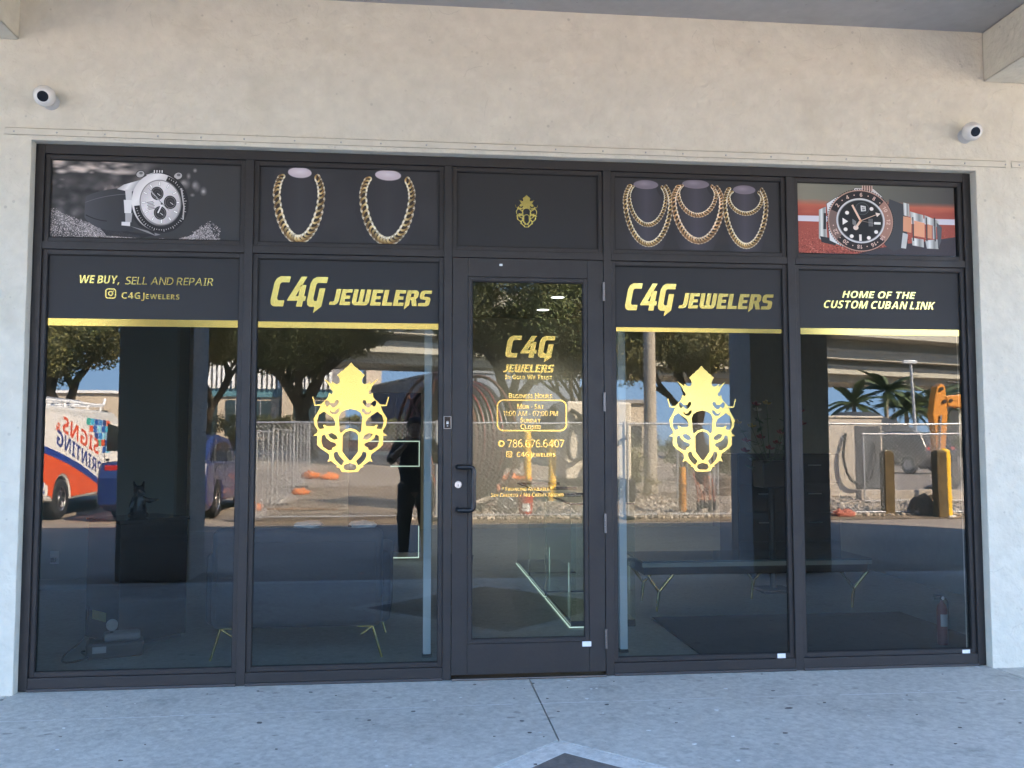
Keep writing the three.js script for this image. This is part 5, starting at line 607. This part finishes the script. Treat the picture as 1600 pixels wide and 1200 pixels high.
car('parked_car', 'blue saloon car mirrored beside the column in the leftmost pane', 'car', [-5.2, 0, 13.2], -Math.PI / 2, { w: 1.84, wr: 0.34, ax: [-1.36, 1.36], fx: 2.26, rx: -2.3, hy: 0.62, ty: 0.78, py: 0.72, mx: 0.62, my: 0.93,
  paint: mat(0.012, 0.025, 0.11, 0.35, { clearcoat: 0.6, clearcoatRoughness: 0.06 }), body: [[2.0, 0.24], [2.24, 0.32], [2.26, 0.6], [2.05, 0.78], [0.95, 0.92], [-1.6, 0.98], [-2.2, 0.96], [-2.3, 0.75], [-2.28, 0.35], [-2.0, 0.24]], top: [[1.0, 0.92], [0.25, 1.38], [-0.5, 1.44], [-1.1, 1.38], [-1.85, 0.98]], win: [[[0.75, 0.96], [0.2, 1.32], [-0.38, 1.38], [-0.38, 0.97]], [[-0.46, 0.97], [-0.46, 1.38], [-1.05, 1.32], [-1.5, 1.0]]], glass: [[[1.02, 0.98], [0.3, 1.43], 'windscreen'], [[-1.85, 1.05], [-1.14, 1.45], 'rear_window']] });
car('parked_suv', 'black sport utility car mirrored far off in the last pane', 'car', [21.4, 0, 34.6], -Math.PI / 2 - 0.35, { w: 1.98, wr: 0.4, ax: [-1.5, 1.5], fx: 2.4, rx: -2.45, hy: 0.85, ty: 1.0, py: 0.95, mx: 0.8, my: 1.15,
  paint: mat(0.01, 0.011, 0.013, 0.25, { clearcoat: 1, clearcoatRoughness: 0.05 }), body: [[2.1, 0.3], [2.38, 0.4], [2.4, 0.85], [2.2, 1.06], [1.1, 1.14], [-2.35, 1.16], [-2.45, 0.9], [-2.4, 0.4], [-2.1, 0.3]], top: [[1.15, 1.13], [0.5, 1.72], [-0.3, 1.8], [-2.0, 1.77], [-2.3, 1.16]], win: [[[0.95, 1.18], [0.45, 1.64], [-0.35, 1.7], [-0.35, 1.18]], [[-0.45, 1.18], [-0.45, 1.7], [-1.9, 1.67], [-2.1, 1.2]]], glass: [[[1.2, 1.2], [0.56, 1.79], 'windscreen'], [[-2.38, 1.24], [-2.1, 1.78], 'rear_window']] });
// ---------- trees ----------
function leafMat(r, g, b) { return new THREE.MeshPhysicalMaterial({ color: lin(r, g, b), vertexColors: true, roughness: 0.75, transmission: 0.35, thickness: 0, side: THREE.DoubleSide }); }
const leafM = leafMat(0.17, 0.17, 0.055), leafDark = leafMat(0.13, 0.145, 0.05);
function leaves(centres, per, spread, size, flat = 0.7) { // many leaf sized faces round each clump
  const n = centres.length * per, pos = new Float32Array(n * 9), col = new Float32Array(n * 9); let w = 0; const a = V(), b = V(), d = V();
  for (const [cx, cy, cz, cr] of centres) { const tone = rr(0.65, 1.35), wrm = rr(0.85, 1.2); for (let i = 0; i < per; i++) { d.set(rr(-1, 1), rr(-1, 1), rr(-1, 1)); while (d.lengthSq() > 1) d.set(rr(-1, 1), rr(-1, 1), rr(-1, 1)); const r = cr * spread; const px = cx + d.x * r, py = cy + d.y * r * flat, pz = cz + d.z * r; a.set(rr(-1, 1), rr(-1, 1), rr(-1, 1)).normalize().multiplyScalar(size * rr(0.6, 1.3)); b.set(rr(-1, 1), rr(-1, 1), rr(-1, 1)).cross(a).normalize().multiplyScalar(size * rr(0.35, 0.6)); const c = tone * rr(0.75, 1.25); const tri = [a.x, a.y, a.z, -a.x * 0.6 + b.x, -a.y * 0.6 + b.y, -a.z * 0.6 + b.z, -a.x * 0.6 - b.x, -a.y * 0.6 - b.y, -a.z * 0.6 - b.z]; for (let k = 0; k < 9; k++) pos[w + k] = tri[k] + [px, py, pz][k % 3]; for (let k = 0; k < 9; k++) col[w + k] = c * [wrm, 1, 0.9][k % 3]; w += 9; } }
  const g = new THREE.BufferGeometry(); g.setAttribute('position', new THREE.BufferAttribute(pos, 3)); g.setAttribute('color', new THREE.BufferAttribute(col, 3)); g.computeVertexNormals(); return g;
}
function tree(x, z, o, label) { seed = o.seed; const y = gy(x, z); const t = thing('shade_tree', label, 'tree', [x, y, z], 0, 'trees across the lot'); const wood = [], tips = [];
  function grow(p, d, r, L, lv) { const pts = [p.clone()]; let q = p.clone(), e = d.clone(); const n = 4; for (let i = 0; i < n; i++) { e.add(V(rr(-0.16, 0.16), rr(-0.04, 0.16), rr(-0.16, 0.16))).normalize(); q = q.clone().addScaledVector(e, L / n); pts.push(q); } for (let i = 0; i < n; i++) wood.push(bar(pts[i], pts[i + 1], r * (1 - 0.4 * i / n), r * (1 - 0.4 * (i + 1) / n), lv < 2 ? 10 : 6)); if (lv >= 3) { tips.push(q); tips.push(pts[2]); return; } const k = lv === 0 ? o.limbs || 4 : 3; const ph = rr(0, 6); for (let i = 0; i < k; i++) { const an = ph + i * 6.2832 / k + rr(-0.4, 0.4), lean = lv === 0 ? rr(0.45, 0.95) : rr(0.5, 1.0); const nd = e.clone().multiplyScalar(1).add(V(Math.cos(an) * lean, rr(0.0, 0.25), Math.sin(an) * lean)).normalize(); grow(pts[lv === 0 ? n : n - (i % 2)], nd, r * 0.58, L * rr(0.72, 0.95), lv + 1); } if (lv === 2) tips.push(q); }
  grow(V(0, -0.05, 0), V(o.lean || 0, 1, 0), o.r, o.trunk, 0); part(t, 'trunk', merge(wood), M.bark);
  const cs = []; for (const p of tips) { if (p.y < o.low) continue; cs.push([p.x, p.y, p.z, rr(0.5, 0.85)]); } const N = o.clumps || 90; for (let i = 0; i < N; i++) { const a = rr(0, 6.2832), u = rr(-0.5, 1), s = Math.sqrt(1 - u * u) * rr(0.65, 1); const px = o.rx * s * Math.cos(a), pz = o.rx * s * Math.sin(a), py = o.cy + o.ry * u * rr(0.8, 1); if (py > o.low) cs.push([px, py, pz, rr(0.45, 0.9)]); }
  part(t, 'crown', leaves(cs, o.per || 300, 1, o.leaf || 0.085), o.dark ? leafDark : leafM); return t; }
tree(-11.2, 24, { seed: 11, r: 0.3, trunk: 1.5, low: 2.5, rx: 3.4, ry: 2.4, cy: 5.0, limbs: 4, clumps: 70, per: 260 }, 'spreading shade tree mirrored behind the white van');
tree(-4.35, 27, { seed: 23, r: 0.36, trunk: 1.7, low: 3.2, rx: 4.3, ry: 2.2, cy: 6.0, limbs: 5, dark: 1, lean: -0.1, clumps: 110 }, 'broad dark shade tree mirrored in the pane left of the door');
tree(2.3, 23.5, { seed: 35, r: 0.3, trunk: 1.9, low: 3.1, rx: 3.4, ry: 2.9, cy: 5.6, limbs: 4, dark: 1, clumps: 130 }, 'tall leafy tree filling the top of the mirrored door glass');
tree(8.9, 24.5, { seed: 47, r: 0.26, trunk: 2.0, low: 2.9, rx: 2.6, ry: 2.6, cy: 5.4, limbs: 4, clumps: 90 }, 'leafy tree mirrored behind the right emblem');
tree(-8.9, 31.5, { seed: 59, r: 0.22, trunk: 1.9, low: 3.6, rx: 2.5, ry: 2.0, cy: 5.4, limbs: 4, clumps: 60 }, 'smaller tree mirrored between the column and the left mullion');
tree(6.2, 32, { seed: 63, r: 0.22, trunk: 2.1, low: 3.4, rx: 2.7, ry: 2.2, cy: 6.0, limbs: 4, dark: 1, clumps: 80 }, 'dark leafy tree mirrored left of the concrete pole');
tree(-17, 30, { seed: 65, r: 0.25, trunk: 2.0, low: 2.6, rx: 3.4, ry: 2.4, cy: 5.2, limbs: 4, dark: 1, clumps: 80 }, 'shade tree at the far left behind the van');
function shrub(x, z, rx, ry, rz, n, label, name = 'shrub', m = leafM, dy = 0) { seed = Math.floor(Math.abs(x * 971 + z * 37)) + 5; const cs = []; for (let i = 0; i < n; i++) cs.push([rr(-1, 1) * rx, ry * rr(0.25, 0.95), rr(-1, 1) * rz, rr(0.18, 0.34)]); const o = solo(name, leaves(cs, 140, 1, 0.05, 0.9), m, label, 'shrub', 'shrubs and hedges across the lot', [x, gy(x, z) + dy, z]); return o; }
shrub(-13, 33.5, 3.6, 1.15, 0.6, 90, 'left hedge mirrored behind the blue car', 'hedge'); shrub(-5.8, 33.6, 3.2, 1.1, 0.6, 90, 'middle hedge mirrored under the left emblem', 'hedge'); shrub(-0.6, 33.6, 1.9, 1.0, 0.6, 50, 'right hedge mirrored beside the photographer', 'hedge'); shrub(4.3, 16.0, 0.5, 1.1, 0.4, 22, 'young leafy shrub mirrored left of the concrete pole'); shrub(10.6, 28, 1.4, 1.3, 0.8, 40, 'clipped shrub mirrored behind the steel stakes'); shrub(-20.5, 33.5, 3.4, 1.3, 0.6, 80, 'far left hedge mirrored behind the van', 'hedge'); shrub(3.0, 30, 1.8, 1.3, 0.7, 50, 'leafy hedge mirrored behind the yellow bollards', 'hedge', leafDark); shrub(20, 44, 9, 2.0, 1.0, 190, 'long dark hedge mirrored behind the black car', 'hedge', leafDark); shrub(36, 46, 7, 1.8, 1.0, 120, 'long dark hedge at the far right of the last pane', 'hedge', leafDark);
// palms
{ seed = 707; const frondG = (() => { const gs = []; const L = 2.4, P = (t) => V(L * t, 0.75 * t - 1.5 * t * t, 0); for (let i = 0; i < 10; i++) gs.push(bar(P(i / 10), P((i + 1) / 10), 0.022 * (1 - i / 11), 0.022 * (1 - (i + 1) / 11), 5)); for (let i = 2; i < 34; i++) for (const s of [-1, 1]) { const t = i / 34, p = P(t), l = 0.62 * Math.sin(Math.PI * (0.15 + 0.8 * t)); const g = new THREE.BufferGeometry(); g.setAttribute('position', new THREE.BufferAttribute(new Float32Array([p.x, p.y, p.z, p.x + 0.12, p.y, p.z, p.x + l * 0.55, p.y - l * 0.42, p.z + s * l * 0.72]), 3)); g.computeVertexNormals(); gs.push(g); } return merge(gs); })(); const fm = mat(0.07, 0.10, 0.035, 0.6);
  const mk = (x, z, h, label) => { const t = thing('palm_tree', label, 'palm tree', [x, 0, z], rr(0, 6), 'palms along the far road'); part(t, 'trunk', tube([[0, -0.05, 0], [0.05, h * 0.4, 0], [0.0, h * 0.75, 0.05], [0, h, 0]], 0.15, 8), mat(0.28, 0.24, 0.19, 0.95)); for (let i = 0; i < 24; i++) { const f = part(t, 'frond', frondG, fm, [0, h, 0]); f.rotation.set(0, i * 2.4, rr(-0.5, 0.95)); f.rotation.order = 'YXZ'; f.scale.setScalar(rr(0.85, 1.1)); } };
  mk(30.7, 57, 4.2, 'left small palm mirrored in the last pane'); mk(33.2, 57, 5.2, 'tallest palm mirrored in the last pane'); mk(37.0, 60, 4.0, 'low palm mirrored right of the tallest palm'); mk(39.4, 61, 4.4, 'palm mirrored behind the street light pole'); mk(38.5, 55, 4.9, 'palm mirrored left of the excavator arm'); mk(35.2, 58, 3.9, 'short palm mirrored beside the tallest palm'); }
// ---------- buildings across the lot ----------
{ const t = thing('office_building', 'cream office block with white vertical fins over a teal band', 'building', [-17.2, 0, 76]); const teal = mat(0.10, 0.22, 0.26, 0.4), win = mat(0.03, 0.05, 0.06, 0.15); part(t, 'wall', bx(-8, 9.4, 0, 5.4, 0.2, 14), M.cream); part(t, 'teal_band', bx(-8.1, 9.5, 5.4, 6.1, 0, 14.1), teal); part(t, 'upper_wall', bx(-8, 9.4, 6.1, 10.8, 0.15, 14), mat(0.26, 0.25, 0.25, 0.8)); part(t, 'roof_edge', bx(-8.2, 9.6, 10.8, 11.1, -0.1, 14.2), M.cream); for (let i = 0; i < 42; i++) part(t, 'fin', bx(-7.95 + i * 0.415, -7.73 + i * 0.415, 6.12, 10.78, -0.25, 0.148), M.white); for (let i = 0; i < 7; i++) { const p = part(t, 'window', bx(-7.4 + i * 2.4, -5.7 + i * 2.4, 2.0, 5.1, 0.12, 0.19), win); part(p, 'glazing_bar', bx(-6.6 + i * 2.4, -6.52 + i * 2.4, 2.0, 5.1, 0.08, 0.119), M.galv); } part(t, 'corner_pier', bx(5.0, 5.9, 0, 8.2, -0.9, -0.3), M.cream); }
{ const t = thing('grey_warehouse', 'blue grey ribbed metal warehouse receding behind the photographer', 'building', [1.3, 0, 50], 0); t.rotation.y = -Math.atan2(15.6, -5.3); const g = mat(0.13, 0.155, 0.20, 0.6); const L = 16.6; part(t, 'wall', bx(0, L, 0, 5.7, -9, 0), g); for (let i = 0; i < 40; i++) part(t, 'rib', bx(0.1 + i * 0.415, 0.17 + i * 0.415, 0.5, 5.55, 0.0005, 0.05), g); part(t, 'eaves', bx(-0.1, L + 0.1, 5.7, 5.85, -9.1, 0.1), mat(0.16, 0.18, 0.2, 0.5)); }
{ const t = thing('cream_tower', 'cream stair tower mirrored beside the tip of the left emblem', 'building', [-5.2, 0, 92]); part(t, 'shaft', bx(-0.9, 0.9, 0, 12.4, 0, 3), mat(0.62, 0.53, 0.43, 0.9)); part(t, 'cap', bx(-1.0, 1.0, 12.4, 12.6, -0.1, 3.1), M.cream); part(t, 'window', bx(-0.92, -0.6, 5, 11, -0.04, -0.001), mat(0.05, 0.06, 0.07, 0.2)); }
{ const t = thing('low_cream_building', 'low cream building mirrored left of the concrete pole', 'building', [11.2, 0, 46]); part(t, 'wall', bx(-3, 1.6, 0, 3.7, 0, 8), M.cream); part(t, 'roof', bx(-3.2, 1.8, 3.7, 3.9, -0.2, 8.2), mat(0.3, 0.28, 0.26, 0.9)); for (let i = 0; i < 3; i++) part(t, 'window', bx(-2.6 + i * 1.4, -1.8 + i * 1.4, 1.2, 2.4, -0.04, -0.001), M.carGlass); }
{ const t = thing('low_cream_building', 'long low cream building mirrored behind the white van roof', 'building', [-26, 0, 60]); part(t, 'wall', bx(-8, 8, 0, 4.8, 0, 8), M.cream); part(t, 'roof', bx(-8.2, 8.2, 4.8, 5.0, -0.2, 8.2), M.white); for (let i = 0; i < 6; i++) part(t, 'window', bx(-7 + i * 2.4, -5.6 + i * 2.4, 1.6, 3.6, -0.04, -0.001), M.carGlass); }
{ const t = thing('hip_roof_house', 'low house with dark hipped roof mirrored among the palms', 'building', [29.6, 0, 52]); part(t, 'wall', bx(-2.8, 2.8, 0, 2.2, 0, 5), mat(0.25, 0.24, 0.22, 0.9)); const r = new THREE.CylinderGeometry(1.2, 4.4, 1.3, 4).rotateY(Math.PI / 4).scale(1, 1, 0.85).translate(0, 2.85, 2.5); part(t, 'roof', r, mat(0.045, 0.05, 0.055, 0.8)); part(t, 'window', bx(-2.2, -1.0, 0.8, 1.8, -0.04, -0.001), M.carGlass); }
{ const t = thing('parking_garage', 'pale open deck garage mirrored far behind the palms', 'building', [50, 0, 95]); for (let k = 0; k < 2; k++) part(t, 'deck', bx(-3, 5, 2.0 + k * 1.7, 2.8 + k * 1.7, 0, 12), M.white); for (let i = 0; i < 3; i++) part(t, 'pier', bx(-2.9 + i * 3.7, -2.5 + i * 3.7, 0, 4.6, -0.1, 0.3), M.white); part(t, 'core', bx(-2.5, 4.5, 0, 3.6, 2, 11), mat(0.2, 0.2, 0.2, 0.9)); }
// elevated road: one straight viaduct receding to the right
{ const t = thing('elevated_road', 'elevated concrete road on girders crossing high behind the lot', 'bridge', [-4.5, 0, 55]); t.rotation.y = -Math.atan2(21, 55.7); const L = 110; const sun1 = mat(0.46, 0.44, 0.37, 0.9, { map: stuccoCol }), shade = sun1, dk = sun1;
  part(t, 'parapet', bx(0, L, 10.9, 12.2, 0, 0.5), sun1); part(t, 'deck', bx(0, L, 10.9, 11.1, 0.501, 12), sun1); part(t, 'recess_upper', bx(0, L, 10.0, 10.899, 3.0, 12), dk); part(t, 'deck_edge', bx(0, L, 9.05, 9.999, 2.1, 12), shade); part(t, 'recess_lower', bx(0, L, 8.62, 9.049, 3.8, 11.5), dk); part(t, 'girder', bx(0, L, 7.78, 8.619, 3.1, 11), shade); part(t, 'bottom_flange', bx(0, L, 7.1, 7.779, 4.4, 10.8), dk); for (let i = 0; i < 5; i++) part(t, 'pier', bx(12 + i * 26, 13.6 + i * 26, 0, 7.099, 4, 6), shade); for (let i = 0; i < 18; i++) part(t, 'parapet_joint', bx(3 + i * 6, 3.06 + i * 6, 10.92, 12.18, -0.02, -0.001), dk); }
renderer.render(scene, camera);
